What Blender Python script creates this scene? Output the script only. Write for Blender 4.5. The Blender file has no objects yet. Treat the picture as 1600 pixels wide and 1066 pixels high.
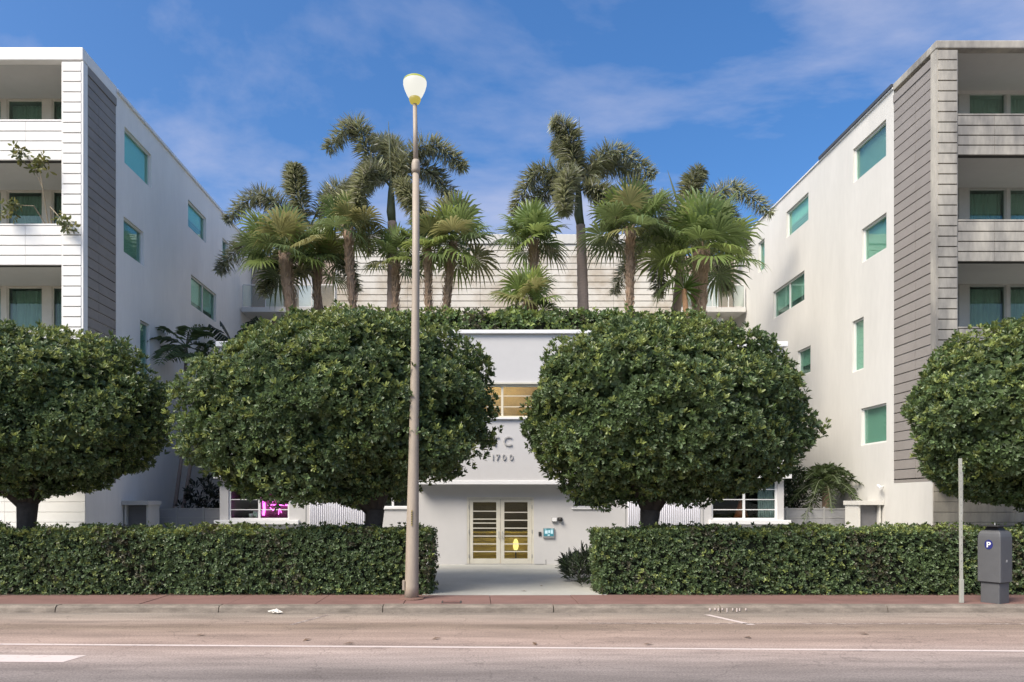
import bpy, bmesh, math, random
import numpy as np
from mathutils import Vector, Matrix, noise as mnoise

random.seed(7)
RNG = np.random.default_rng(11)
SC = bpy.context.scene
COL = SC.collection
R = math.radians

# ------------------------------------------------------------------ camera
cam = bpy.data.cameras.new('camera')
cam.sensor_fit = 'HORIZONTAL'; cam.sensor_width = 36.0; cam.lens = 24.75
cam.shift_x = 58/1600; cam.shift_y = 253/1600
cam.clip_start = 0.1; cam.clip_end = 3000
camo = bpy.data.objects.new('camera', cam); COL.objects.link(camo)
camo.location = (0, 0, 2.13); camo.rotation_euler = (R(90), 0, 0)
SC.camera = camo

# ------------------------------------------------------------------ light
SUN_AZ, SUN_EL = 48.0, 48.0          # degrees from straight behind the camera towards the left
w = bpy.data.worlds.new('World'); SC.world = w; w.use_nodes = True
nt = w.node_tree; N = nt.nodes; LK = nt.links
for n in list(N): N.remove(n)
out = N.new('ShaderNodeOutputWorld'); bg = N.new('ShaderNodeBackground')
sky = N.new('ShaderNodeTexSky'); sky.sky_type = 'NISHITA'; sky.sun_disc = False
sky.sun_elevation = R(SUN_EL); sky.sun_rotation = R(180 + SUN_AZ)
sky.altitude = 0; sky.air_density = 1.0; sky.dust_density = 3.0; sky.ozone_density = 2.5
hs = N.new('ShaderNodeMix'); hs.data_type = 'RGBA'; hs.blend_type = 'MULTIPLY'; hs.inputs[0].default_value = 1
hs.inputs[7].default_value = (0.76, 0.86, .96, 1)
hsv = N.new('ShaderNodeHueSaturation'); hsv.inputs['Saturation'].default_value = 1.28; LK.new(sky.outputs[0], hsv.inputs['Color']); LK.new(hsv.outputs[0], hs.inputs[6])
# thin mauve clouds in the sky
tc = N.new('ShaderNodeTexCoord'); sep = N.new('ShaderNodeSeparateXYZ'); LK.new(tc.outputs['Generated'], sep.inputs[0])
def math_node(op, a, b=None, tree=None):
    m = (tree or nt).nodes.new('ShaderNodeMath'); m.operation = op
    for i, v in enumerate((a, b)):
        if v is None: continue
        if isinstance(v, (int, float)): m.inputs[i].default_value = v
        else: (tree or nt).links.new(v, m.inputs[i])
    return m.outputs[0]
zz = math_node('ADD', math_node('MAXIMUM', sep.outputs[2], 0.0), 0.16)
cmb = N.new('ShaderNodeCombineXYZ')
LK.new(math_node('DIVIDE', sep.outputs[0], zz), cmb.inputs[0]); LK.new(math_node('DIVIDE', sep.outputs[1], zz), cmb.inputs[1])
mp = N.new('ShaderNodeMapping'); mp.inputs['Scale'].default_value = (0.75, 1.0, 1); mp.inputs['Location'].default_value = (7.7, 4.75, 0)
mp.inputs['Rotation'].default_value = (0, 0, R(-18))
LK.new(cmb.outputs[0], mp.inputs[0])
n1 = N.new('ShaderNodeTexNoise'); n1.inputs['Scale'].default_value = 1.3; n1.inputs['Detail'].default_value = 9; n1.inputs['Roughness'].default_value = .56
n1.inputs['Distortion'].default_value = .35
LK.new(mp.outputs[0], n1.inputs[0])
cr = N.new('ShaderNodeValToRGB'); cr.color_ramp.elements[0].position = .465; cr.color_ramp.elements[0].color = (0, 0, 0, 1)
cr.color_ramp.elements[1].position = .68; cr.color_ramp.elements[1].color = (.8, .8, .8, 1)
LK.new(n1.outputs[0], cr.inputs[0])
cl = N.new('ShaderNodeMix'); cl.data_type = 'RGBA'; cl.blend_type = 'MIX'
LK.new(cr.outputs[0], cl.inputs[0]); LK.new(hs.outputs[2], cl.inputs[6]); cl.inputs[7].default_value = (3.0, 3.05, 3.8, 1)
LK.new(cl.outputs[2], bg.inputs[0]); bg.inputs[1].default_value = 0.093
LK.new(bg.outputs[0], out.inputs[0])

sl = bpy.data.lights.new('sun', 'SUN'); sl.energy = 2.3; sl.angle = R(28); sl.color = (1.0, .90, .76)
so = bpy.data.objects.new('sun', sl); COL.objects.link(so)
sdir = Vector((math.cos(R(SUN_EL))*math.sin(R(SUN_AZ)), math.cos(R(SUN_EL))*math.cos(R(SUN_AZ)), -math.sin(R(SUN_EL))))
so.rotation_euler = sdir.to_track_quat('-Z', 'Y').to_euler(); so.location = (-30, -30, 30)

SC.view_settings.view_transform = 'Standard'; SC.view_settings.look = 'None'
SC.view_settings.exposure = 1.25; SC.view_settings.gamma = 1
SC.view_settings.use_curve_mapping = False
SC.cycles.max_bounces = 8; SC.cycles.transparent_max_bounces = 12
SC.cycles.use_denoising = True

# ------------------------------------------------------------------ materials
MATS = {}
def mat(name, col, rough=.6, var=.12, scale=4.0, bump=0.0, bscale=60.0, metal=0.0, spec=.4, stretch=(1, 1, 1), col2=None, thr=(.35, .7), detail=6):
    """procedural paint/stone: two noise layers move the base colour, a fine one gives relief"""
    if name in MATS: return MATS[name]
    m = bpy.data.materials.new(name); m.use_nodes = True; t = m.node_tree; ns = t.nodes; lk = t.links
    b = ns['Principled BSDF']; b.inputs['Roughness'].default_value = rough; b.inputs['Metallic'].default_value = metal
    b.inputs['Specular IOR Level'].default_value = spec
    tcn = ns.new('ShaderNodeTexCoord'); geo = ns.new('ShaderNodeNewGeometry')
    mpn = ns.new('ShaderNodeMapping'); mpn.inputs['Scale'].default_value = stretch; lk.new(geo.outputs['Position'], mpn.inputs[0])
    nn = ns.new('ShaderNodeTexNoise'); nn.inputs['Scale'].default_value = scale; nn.inputs['Detail'].default_value = detail; nn.inputs['Roughness'].default_value = .62
    lk.new(mpn.outputs[0], nn.inputs[0])
    rp = ns.new('ShaderNodeValToRGB'); e = rp.color_ramp.elements
    c2 = col2 or tuple(c*(1-var) for c in col)
    e[0].position, e[1].position = thr
    e[0].color = (*c2, 1); e[1].color = (*col, 1)
    lk.new(nn.outputs[0], rp.inputs[0])
    n2 = ns.new('ShaderNodeTexNoise'); n2.inputs['Scale'].default_value = scale*9; n2.inputs['Detail'].default_value = 4
    lk.new(mpn.outputs[0], n2.inputs[0])
    mr = ns.new('ShaderNodeMapRange'); mr.inputs[3].default_value = 1-var*.8; mr.inputs[4].default_value = 1+var*.5; lk.new(n2.outputs[0], mr.inputs[0])
    mx = ns.new('ShaderNodeMix'); mx.data_type = 'RGBA'; mx.blend_type = 'MULTIPLY'; mx.inputs[0].default_value = 1
    lk.new(rp.outputs[0], mx.inputs[6]); lk.new(mr.outputs[0], mx.inputs[7])
    lk.new(mx.outputs[2], b.inputs['Base Color'])
    if bump:
        n3 = ns.new('ShaderNodeTexNoise'); n3.inputs['Scale'].default_value = bscale; n3.inputs['Detail'].default_value = 5
        lk.new(geo.outputs['Position'], n3.inputs[0])
        bp = ns.new('ShaderNodeBump'); bp.inputs['Strength'].default_value = bump; bp.inputs['Distance'].default_value = .02
        lk.new(n3.outputs[0], bp.inputs['Height']); lk.new(bp.outputs[0], b.inputs['Normal'])
    MATS[name] = m
    return m

def glass(name, tint, refl=1.0):
    if name in MATS: return MATS[name]
    m = bpy.data.materials.new(name); m.use_nodes = True; t = m.node_tree; ns = t.nodes; lk = t.links
    for n in list(ns): ns.remove(n)
    o = ns.new('ShaderNodeOutputMaterial'); mx = ns.new('ShaderNodeMixShader'); tr = ns.new('ShaderNodeBsdfTransparent'); gl = ns.new('ShaderNodeBsdfGlossy')
    tr.inputs[0].default_value = (*tint, 1); gl.inputs['Roughness'].default_value = .015; gl.inputs[0].default_value = (.9, .95, .95, 1)
    fr = ns.new('ShaderNodeFresnel'); fr.inputs[0].default_value = 1.5
    ge = ns.new('ShaderNodeNewGeometry'); nz = ns.new('ShaderNodeTexNoise'); nz.inputs['Scale'].default_value = .7
    lk.new(ge.outputs['Position'], nz.inputs[0])
    bp = ns.new('ShaderNodeBump'); bp.inputs['Strength'].default_value = .05; bp.inputs['Distance'].default_value = .05
    lk.new(nz.outputs[0], bp.inputs['Height']); lk.new(bp.outputs[0], gl.inputs['Normal'])
    f = math_node('MULTIPLY', fr.outputs[0], 1.5*refl, t)
    lk.new(f, mx.inputs[0]); lk.new(tr.outputs[0], mx.inputs[1]); lk.new(gl.outputs[0], mx.inputs[2]); lk.new(mx.outputs[0], o.inputs[0])
    MATS[name] = m
    return m

def emis(name, col, s):
    m = bpy.data.materials.new(name); m.use_nodes = True
    b = m.node_tree.nodes['Principled BSDF']; b.inputs['Base Color'].default_value = (.02, .02, .02, 1)
    b.inputs['Emission Color'].default_value = (*col, 1); b.inputs['Emission Strength'].default_value = s
    MATS[name] = m
    return m

def leafmat(name, rough=.42, trans=.22, spec=.45):
    m = bpy.data.materials.new(name); m.use_nodes = True; t = m.node_tree; ns = t.nodes; lk = t.links
    b = ns['Principled BSDF']; b.inputs['Roughness'].default_value = rough; b.inputs['Specular IOR Level'].default_value = spec
    at = ns.new('ShaderNodeAttribute'); at.attribute_name = 'tone'
    lk.new(at.outputs['Color'], b.inputs['Base Color'])
    tl = ns.new('ShaderNodeBsdfTranslucent')
    hv = ns.new('ShaderNodeHueSaturation'); hv.inputs['Hue'].default_value = .48; hv.inputs['Value'].default_value = 1.5; lk.new(at.outputs['Color'], hv.inputs['Color'])
    lk.new(hv.outputs[0], tl.inputs[0])
    mx = ns.new('ShaderNodeMixShader'); mx.inputs[0].default_value = trans
    o = ns['Material Output']; lk.new(b.outputs[0], mx.inputs[1]); lk.new(tl.outputs[0], mx.inputs[2]); lk.new(mx.outputs[0], o.inputs[0])
    MATS[name] = m
    return m

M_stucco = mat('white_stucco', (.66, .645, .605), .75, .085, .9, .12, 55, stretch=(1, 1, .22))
M_stucco_lifted = mat('lifted_white_stucco', (.88, .86, .82), .75, .08, .9, .12, 55, stretch=(1, 1, .22))  # lighter copy of the stucco, colour raised to lift the left wing's shaded wall
M_board = mat('white_board', (.84, .83, .80), .6, .05, 1.2, .06, 40)
M_board_old = mat('weathered_board', (.47, .44, .38), .7, .32, .75, .12, 40, stretch=(1.5, 1.5, .45), col2=(.22, .21, .195), thr=(.38, .62), detail=9)
M_slat = mat('brown_grey_slat', (.29, .265, .245), .65, .12, 1.4, .08, 50)
M_back = mat('dark_joint', (.06, .058, .055), .9)
M_soffit = mat('grey_soffit', (.58, .58, .56), .8, .06, .6)
M_white = mat('white_trim', (.82, .82, .82), .45, .05, 3)
M_frame = mat('white_window_frame', (.74, .73, .70), .45, .06, 3)
M_creamfr = mat('cream_frame', (.66, .63, .54), .5, .1, 3)
M_greyfr = mat('grey_frame', (.44, .46, .43), .5, .08, 3)
M_darkcop = mat('dark_coping', (.07, .075, .085), .5)
M_tan = mat('tan_wall', (.42, .34, .29), .8, .08, .8)
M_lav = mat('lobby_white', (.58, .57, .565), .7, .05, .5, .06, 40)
M_asphalt = None
G_teal = glass('teal_glass', (.80, .93, .88), .22)
G_balcony = glass('balcony_glass', (.78, .88, .83), .4)
G_clear = glass('clear_glass', (.88, .93, .91), .45)
M_blind = mat('pale_blind', (.55, .68, .62), .8, .12, 1.5)
M_blind_aqua = mat('aqua_blind', (.72, .95, .87), .8, .05, 1.5)
M_blind_green = mat('green_blind', (.40, .53, .465), .8, .1, 1.5)
M_blind_grey = mat('grey_blind', (.36, .42, .42), .8, .08, 1.5)
M_dkroom = mat('dark_room', (.07, .10, .09), .8, .2, 2)
M_curtain = mat('curtain', (.44, .52, .46), .85, .1, 2)
M_dark = mat('dark_metal', (.035, .035, .035), .5)
M_greymetal = mat('grey_metal', (.36, .36, .355), .5, .1, 5)
M_leaf = leafmat('leaf', .40, .28, .5)
M_palm = leafmat('palm_leaf', .38, .36, .5)
M_fox = leafmat('foxtail_leaf', .30, .22, .8)
M_bark = mat('bark', (.075, .062, .052), .9, .35, 9, .5, 60)
M_palmbark = mat('palm_bark', (.40, .28, .20), .9, .3, 7, .4, 60)
M_palmgrey = mat('palm_trunk_grey', (.36, .28, .235), .85, .2, 6, .2, 40, stretch=(1, 1, 4))
M_shaft = mat('palm_crownshaft', (.13, .15, .085), .6, .2, 4)
M_fluted = mat('fluted_panel', (.66, .66, .72), .6, .04, 2)
M_soil = mat('soil', (.075, .055, .042), .95, .3, 12, .5, 50)

# ------------------------------------------------------------------ mesh helpers
ORG = {}
def I3(u, v, ww): return (u, v, ww)
class MB:
    def __init__(s): s.v = []; s.f = []
    def add(s, verts, faces):
        k = len(s.v); s.v += [tuple(p) for p in verts]; s.f += [tuple(i+k for i in f) for f in faces]
    def box(s, x0, x1, y0, y1, z0, z1, mp=I3):
        if x0 > x1: x0, x1 = x1, x0
        if y0 > y1: y0, y1 = y1, y0
        if z0 > z1: z0, z1 = z1, z0
        P = [mp(x, y, z) for z in (z0, z1) for y in (y0, y1) for x in (x0, x1)]
        s.add(P, [(0, 2, 3, 1), (4, 5, 7, 6), (0, 1, 5, 4), (2, 6, 7, 3), (0, 4, 6, 2), (1, 3, 7, 5)])
        return s
    def tube(s, pts, rad, n=8, cap=True):
        pts = [Vector(p) for p in pts]
        if not hasattr(rad, '__len__'): rad = [rad]*len(pts)
        k0 = len(s.v); up = Vector((.31, .2, .93)); prev = None
        for i, p in enumerate(pts):
            t = (pts[min(i+1, len(pts)-1)] - pts[max(i-1, 0)]).normalized()
            if prev is None:
                a = t.cross(up)
                if a.length < .05: a = t.cross(Vector((1, 0, 0)))
                a.normalize()
            else:
                a = (prev - t*prev.dot(t)).normalized()
            prev = a; b = t.cross(a)
            for j in range(n):
                q = 2*math.pi*j/n
                s.v.append(tuple(p + (a*math.cos(q) + b*math.sin(q))*rad[i]))
        for i in range(len(pts)-1):
            for j in range(n):
                j2 = (j+1) % n
                s.f.append((k0+i*n+j, k0+i*n+j2, k0+(i+1)*n+j2, k0+(i+1)*n+j))
        if cap:
            s.f.append(tuple(k0+j for j in range(n))[::-1]); s.f.append(tuple(k0+(len(pts)-1)*n+j for j in range(n)))
        return s
    def lathe(s, cx, cy, prof, n=24):
        k0 = len(s.v)
        for (r, z) in prof:
            for j in range(n):
                q = 2*math.pi*j/n; s.v.append((cx+r*math.cos(q), cy+r*math.sin(q), z))
        for i in range(len(prof)-1):
            for j in range(n):
                j2 = (j+1) % n; s.f.append((k0+i*n+j, k0+i*n+j2, k0+(i+1)*n+j2, k0+(i+1)*n+j))
        s.f.append(tuple(k0+j for j in range(n))[::-1]); s.f.append(tuple(k0+(len(prof)-1)*n+j for j in range(n)))
        return s

def link(name, me, m, parent=None, kind=None):
    o = bpy.data.objects.new(name, me); COL.objects.link(o)
    if m is not None and not me.materials: me.materials.append(m)
    if parent is not None: o.parent = parent
    if kind: o['kind'] = kind
    return o

def obj(name, mb, m, parent=None, smooth=False, bevel=0.0, kind=None):
    """link the collected shape as one mesh object; vertices are given in world space"""
    org = ORG.get(parent.name, (0, 0, 0)) if parent is not None else (0, 0, 0)
    me = bpy.data.meshes.new(name)
    vv = [(p[0]-org[0], p[1]-org[1], p[2]-org[2]) for p in mb.v]
    me.from_pydata(vv, [], mb.f)
    bm = bmesh.new(); bm.from_mesh(me); bmesh.ops.recalc_face_normals(bm, faces=bm.faces)
    if bevel:
        bmesh.ops.bevel(bm, geom=[e for e in bm.edges if len(e.link_faces) == 2 and e.calc_face_angle(0) > .5], offset=bevel, segments=2, affect='EDGES', profile=.6)
    bm.to_mesh(me); bm.free()
    if smooth: me.shade_smooth()
    o = link(name, me, m, parent, kind)
    if parent is not None: ORG[o.name] = org
    return o

def npmesh(name, V, F, m, parent=None, tone=None, kind=None, smooth=False):
    org = ORG.get(parent.name, (0, 0, 0)) if parent is not None else (0, 0, 0)
    me = bpy.data.meshes.new(name)
    V = np.asarray(V, dtype=np.float32) - np.asarray(org, dtype=np.float32); F = np.asarray(F, dtype=np.int32)
    k = F.shape[1]
    me.vertices.add(len(V)); me.vertices.foreach_set('co', V.ravel())
    me.loops.add(F.size); me.loops.foreach_set('vertex_index', F.ravel())
    me.polygons.add(len(F)); me.polygons.foreach_set('loop_start', np.arange(0, F.size, k, dtype=np.int32))
    if tone is not None:
        a = me.attributes.new('tone', 'FLOAT_COLOR', 'POINT')
        a.data.foreach_set('color', np.hstack([tone, np.ones((len(tone), 1))]).astype(np.float32).ravel())
    me.update(calc_edges=True)
    if smooth: me.shade_smooth()
    o = link(name, me, m, parent, kind)
    if parent is not None: ORG[o.name] = org
    return o

def thing(name, label, cat, loc=(0, 0, 0), group=None):
    o = bpy.data.objects.new(name, None); COL.objects.link(o); o.empty_display_size = .2
    o.location = loc; ORG[o.name] = tuple(loc)
    o['label'] = label; o['category'] = cat
    if group: o['group'] = group
    return o
def tag(o, label, cat, group=None):
    o['label'] = label; o['category'] = cat
    if group: o['group'] = group
    return o

# plane maps: u along the wall, v up, w outwards from the wall face
def xplane(X, s): return lambda u, v, ww: (X + s*ww, u, v)       # s = +1: faces +X
def yplane(Y): return lambda u, v, ww: (u, Y - ww, v)             # faces the street

def wall_mesh(mp, u0, u1, v0, v1, holes, depth=.18):
    """a wall face with real openings and reveals"""
    mb = MB()
    us = sorted({u0, u1, *[h[0] for h in holes], *[h[1] for h in holes]}); vs = sorted({v0, v1, *[h[2] for h in holes], *[h[3] for h in holes]})
    for i in range(len(us)-1):
        for j in range(len(vs)-1):
            uc, vc = (us[i]+us[i+1])/2, (vs[j]+vs[j+1])/2
            if any(h[0] < uc < h[1] and h[2] < vc < h[3] for h in holes): continue
            mb.add([mp(us[i], vs[j], 0), mp(us[i+1], vs[j], 0), mp(us[i+1], vs[j+1], 0), mp(us[i], vs[j+1], 0)], [(0, 1, 2, 3)])
    for (a, b, c, d) in holes:
        q = [(a, c), (b, c), (b, d), (a, d)]
        for k in range(4):
            p, r = q[k], q[(k+1) % 4]
            mb.add([mp(*p, 0), mp(*r, 0), mp(*r, -depth), mp(*p, -depth)], [(0, 1, 2, 3)])
    return mb

def window(parent, mp, u0, u1, v0, v1, mull=0, rows=0, blind=None, gl=None, fw=.055, w0=-.14, frm=None, slats=False, name='window', drop=0.0):
    f = MB(); frm = frm or M_frame
    f.box(u0+.002, u0+fw, v0+.002, v1-.002, w0, w0+.07, mp); f.box(u1-fw, u1-.002, v0+.002, v1-.002, w0, w0+.07, mp)
    f.box(u0+fw, u1-fw, v0+.002, v0+fw, w0, w0+.07, mp); f.box(u0+fw, u1-fw, v1-fw, v1-.002, w0, w0+.07, mp)
    for k in range(mull):
        c = u0 + (u1-u0)*(k+1)/(mull+1)
        f.box(c-.035, c+.035, v0+fw, v1-fw, w0+.002, w0+.066, mp)
    win = obj(name, f, frm, parent)
    for k in range(mull+1):
        a = u0+(u1-u0)*k/(mull+1); b = u0+(u1-u0)*(k+1)/(mull+1)
        a += fw if k == 0 else .035; b -= fw if k == mull else .035
        obj('pane', MB().box(a, b, v0+fw, v1-fw, w0+.02, w0+.028, mp), gl or G_teal, win)
        for r in range(rows):
            c = v0+(v1-v0)*(r+1)/(rows+1)
            obj('muntin', MB().box(a, b, c-.014, c+.014, w0+.029, w0+.05, mp), frm, win)
    if blind is not None:
        if slats:
            for k in range(5):
                obj('slat', MB().box(u0+.01, u1-.01, v0+.03+k*.10, v0+.085+k*.10, w0-.05, w0-.044, mp), M_white, win)
            obj('blind', MB().box(u0, u1, v0+(v1-v0)*.47, v1, w0-.06, w0-.055, mp), blind, win)
            obj('blind_backing', MB().box(u0, u1, v0, v1, w0-.09, w0-.085, mp), M_blind_green, win)
        else:
            vb = v0 + (v1-v0)*drop
            obj('blind', MB().box(u0, u1, vb, v1, w0-.06, w0-.055, mp), blind, win)
            if drop > 0: obj('blind_backing', MB().box(u0, u1, v0, v1, w0-.10, w0-.095, mp), M_dkroom, win)
    return win

BCACHE = {}
def board(parent, name, m, mp, u0, u1, v0, h, t=.035, jit=.003, c=.008):
    """one cladding board with chamfered front edges; alike boards share their mesh"""
    L = u1-u0
    o0 = Vector(mp(0, 0, 0)); ux = Vector(mp(1, 0, 0))-o0; wx = Vector(mp(0, 0, 1))-o0
    key = (round(L, 3), round(h, 3), t, tuple(ux), tuple(wx), m.name)
    if key not in BCACHE:
        prof = [(0, 0), (t*.6, 0), (t, c), (t, h-c), (t*.6, h), (0, h)]
        mb = MB()
        P = [ux*uu + wx*d + Vector((0, 0, z)) for uu in (-L/2, L/2) for (d, z) in prof]
        mb.add(P, [(i, (i+1) % 6, (i+1) % 6+6, i+6) for i in range(6)] + [(5, 4, 3, 2, 1, 0), (6, 7, 8, 9, 10, 11)])
        me = bpy.data.meshes.new(name); me.from_pydata(mb.v, [], mb.f)
        bm = bmesh.new(); bm.from_mesh(me); bmesh.ops.recalc_face_normals(bm, faces=bm.faces); bm.to_mesh(me); bm.free()
        me.materials.append(m); BCACHE[key] = me
    o = bpy.data.objects.new(name, BCACHE[key]); COL.objects.link(o); o.parent = parent
    org = Vector(ORG[parent.name])
    o.location = Vector(mp((u0+u1)/2, v0, random.uniform(0, jit))) - org
    o.rotation_euler = (ux.x*random.uniform(-.004, .004), ux.y*random.uniform(-.004, .004), 0)
    return o

def struct(name, mb, m, parent=None, **k):
    o = obj(name, mb, m, parent, **k)
    if parent is None: o['kind'] = 'structure'
    return o

# ------------------------------------------------------------------ ground, road, kerb, pavement
def road_material():
    m = bpy.data.materials.new('asphalt'); m.use_nodes = True; t = m.node_tree; ns = t.nodes; lk = t.links
    b = ns['Principled BSDF']; b.inputs['Roughness'].default_value = .8; b.inputs['Specular IOR Level'].default_value = .3
    g = ns.new('ShaderNodeNewGeometry'); sp = ns.new('ShaderNodeSeparateXYZ'); lk.new(g.outputs['Position'], sp.inputs[0])
    # wear bands run along the road
    wob = ns.new('ShaderNodeTexNoise'); wob.inputs['Scale'].default_value = .25; wob.inputs['Detail'].default_value = 3; lk.new(g.outputs['Position'], wob.inputs[0])
    yy = math_node('ADD', sp.outputs[1], math_node('MULTIPLY', math_node('SUBTRACT', wob.outputs[0], .5, t), .9, t), t)
    mrg = ns.new('ShaderNodeMapRange'); mrg.inputs[1].default_value = 7.5; mrg.inputs[2].default_value = 14.0; lk.new(yy, mrg.inputs[0])
    rp = ns.new('ShaderNodeValToRGB'); E = rp.color_ramp.elements
    E[0].position = 0; E[0].color = (.17, .15, .142, 1); E[1].position = 1; E[1].color = (.24, .20, .165, 1)
    for p, c in ((.22, (.235, .20, .182)), (.33, (.33, .27, .24)), (.40, (.39, .31, .27)), (.50, (.36, .27, .225)), (.63, (.34, .255, .205)), (.70, (.25, .19, .145)), (.735, (.24, .18, .14)), (.78, (.35, .27, .22)), (.87, (.34, .28, .23)), (.94, (.25, .215, .18))):
        e = E.new(p); e.color = (*c, 1)
    lk.new(mrg.outputs[0], rp.inputs[0])
    mp2 = ns.new('ShaderNodeMapping'); mp2.inputs['Scale'].default_value = (.25, 1.6, 1); lk.new(g.outputs['Position'], mp2.inputs[0])
    st = ns.new('ShaderNodeTexNoise'); st.inputs['Scale'].default_value = 1.4; st.inputs['Detail'].default_value = 8; st.inputs['Roughness'].default_value = .65; lk.new(mp2.outputs[0], st.inputs[0])
    r2 = ns.new('ShaderNodeMapRange'); r2.inputs[1].default_value = .3; r2.inputs[2].default_value = .7; r2.inputs[3].default_value = .66; r2.inputs[4].default_value = 1.24; lk.new(st.outputs[0], r2.inputs[0])
    gr = ns.new('ShaderNodeTexNoise'); gr.inputs['Scale'].default_value = 34; gr.inputs['Detail'].default_value = 4; gr.inputs['Roughness'].default_value = .8; lk.new(g.outputs['Position'], gr.inputs[0])
    r3 = ns.new('ShaderNodeMapRange'); r3.inputs[1].default_value = .3; r3.inputs[2].default_value = .7; r3.inputs[3].default_value = .52; r3.inputs[4].default_value = 1.42; lk.new(gr.outputs[0], r3.inputs[0])
    # dark oil spots and cracks
    vo = ns.new('ShaderNodeTexVoronoi'); vo.feature = 'DISTANCE_TO_EDGE'; vo.inputs['Scale'].default_value = .55; 
    dn = ns.new('ShaderNodeTexNoise'); dn.inputs['Scale'].default_value = 2.2; lk.new(g.outputs['Position'], dn.inputs[0])
    vm = ns.new('ShaderNodeVectorMath'); vm.operation = 'ADD'; lk.new(g.outputs['Position'], vm.inputs[0]); lk.new(dn.outputs['Color'], vm.inputs[1]); lk.new(vm.outputs[0], vo.inputs['Vector'])
    r4 = ns.new('ShaderNodeMapRange'); r4.inputs[1].default_value = 0; r4.inputs[2].default_value = .012; r4.inputs[3].default_value = .74; r4.inputs[4].default_value = 1; lk.new(vo.outputs['Distance'], r4.inputs[0])
    v = math_node('MULTIPLY', math_node('MULTIPLY', r2.outputs[0], r3.outputs[0], t), r4.outputs[0], t)
    mx = ns.new('ShaderNodeMix'); mx.data_type = 'RGBA'; mx.blend_type = 'MULTIPLY'; mx.inputs[0].default_value = 1
    lk.new(rp.outputs[0], mx.inputs[6]); lk.new(v, mx.inputs[7]); lk.new(mx.outputs[2], b.inputs['Base Color'])
    bp = ns.new('ShaderNodeBump'); bp.inputs['Strength'].default_value = .6; bp.inputs['Distance'].default_value = .01; lk.new(gr.outputs[0], bp.inputs['Height']); lk.new(bp.outputs[0], b.inputs['Normal'])
    return m
M_asphalt = road_material()
M_ground = mat('bare_ground', (.16, .14, .11), .95, .2, 1)
def worn_paint(name, col, thr):
    m = bpy.data.materials.new(name); m.use_nodes = True; t = m.node_tree; ns = t.nodes; lk = t.links
    b = ns['Principled BSDF']; b.inputs['Roughness'].default_value = .7
    g = ns.new('ShaderNodeNewGeometry'); n = ns.new('ShaderNodeTexNoise'); n.inputs['Scale'].default_value = 9; n.inputs['Detail'].default_value = 8; n.inputs['Roughness'].default_value = .75
    lk.new(g.outputs['Position'], n.inputs[0])
    rp = ns.new('ShaderNodeValToRGB'); rp.color_ramp.elements[0].position = thr; rp.color_ramp.elements[0].color = (.22, .17, .15, 1)
    rp.color_ramp.elements[1].position = thr+.14; rp.color_ramp.elements[1].color = (*col, 1)
    lk.new(n.outputs[0], rp.inputs[0]); lk.new(rp.outputs[0], b.inputs['Base Color'])
    return m
M_line = worn_paint('road_paint', (.62, .53, .49), .30)
M_worn = worn_paint('worn_road_paint', (.50, .43, .38), .46)
M_walk = mat('grey_walk', (.44, .435, .40), .75, .16, .9, .1, 60)
M_red = mat('red_concrete', (.235, .135, .115), .8, .22, 1.3, .15, 70, stretch=(1, 2, 1))
M_kerb = mat('kerb_concrete', (.29, .245, .20), .85, .45, 2.6, .3, 60, stretch=(1, 1, 3))

def sheet(x0, x1, y0, y1, z): 
    mb = MB(); mb.add([(x0, y0, z), (x1, y0, z), (x1, y1, z), (x0, y1, z)], [(0, 1, 2, 3)]); return mb
struct('ground', sheet(-900, 900, -900, 1200, -.012), M_ground)
struct('road', sheet(-200, 200, -6, 13.72, 0), M_asphalt)
# painted markings
def quad_mark(pts, m):
    mb = MB(); mb.add([(x, y, .004) for x, y in pts], [(0, 1, 2, 3)]); return struct('road_marking', mb, m)
quad_mark([(-60, 12.28), (60, 8.37), (60, 8.46), (-60, 12.38)], M_line)
quad_mark([(-14, 9.62), (-5.5, 9.40), (-5.42, 9.83), (-14, 10.05)], M_line)
quad_mark([(4.78, 12.28), (4.90, 12.28), (4.47, 13.40), (4.36, 13.40)], M_line)
quad_mark([(2.0, 12.42), (14, 12.30), (14, 12.36), (2.0, 12.48)], M_worn)
quad_mark([(-3.25, 12.3), (-3.17, 12.3), (-2.75, 13.4), (-2.83, 13.4)], M_worn)
# kerb stones, each one a piece
kerb = bpy.data.objects.new('kerb', None); COL.objects.link(kerb); kerb['kind'] = 'structure'; ORG['kerb'] = (0, 0, 0)
kx = [-24.2, -20.95, -17.7, -14.45, -11.25, -8.15, -4.98, -1.79, 1.53, 4.77, 8.02, 11.3, 14.6, 17.9, 21.2, 24.5]
for a, b in zip(kx[:-1], kx[1:]):
    mb = MB(); 
    P = [(13.66, -.005), (13.68, .09), (13.72, .128), (13.92, .134), (13.92, -.005)]
    n = 7; dz = random.uniform(-.006, .004)
    for i in range(n+1):
        x = a+.009 + (b-a-.018)*i/n
        mb.v += [(x, y + (random.uniform(-.006, .006) if j < 3 else 0), z + (random.uniform(-.004, .004)+dz if 0 < j < 4 else 0)) for j, (y, z) in enumerate(P)]
    for i in range(n):
        for j in range(5):
            j2 = (j+1) % 5; mb.f.append((i*5+j, i*5+j2, i*5+5+j2, i*5+5+j))
    mb.f.append((0, 1, 2, 3, 4)); mb.f.append(tuple(n*5+j for j in (4, 3, 2, 1, 0)))
    obj('kerb_stone', mb, M_kerb, kerb)
for k in range(9):                                   # white scuffs on the kerb face
    xk = 4.55+k*.085+random.uniform(-.02, .02); hk = random.uniform(.03, .075)
    obj('paint_scuff', MB().box(xk, xk+random.uniform(.012, .03), 13.652, 13.672, .085-hk, .088), M_line, kerb)
struct('kerb_bed', sheet(-200, 200, 13.7, 13.95, -.004), M_back)
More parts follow.
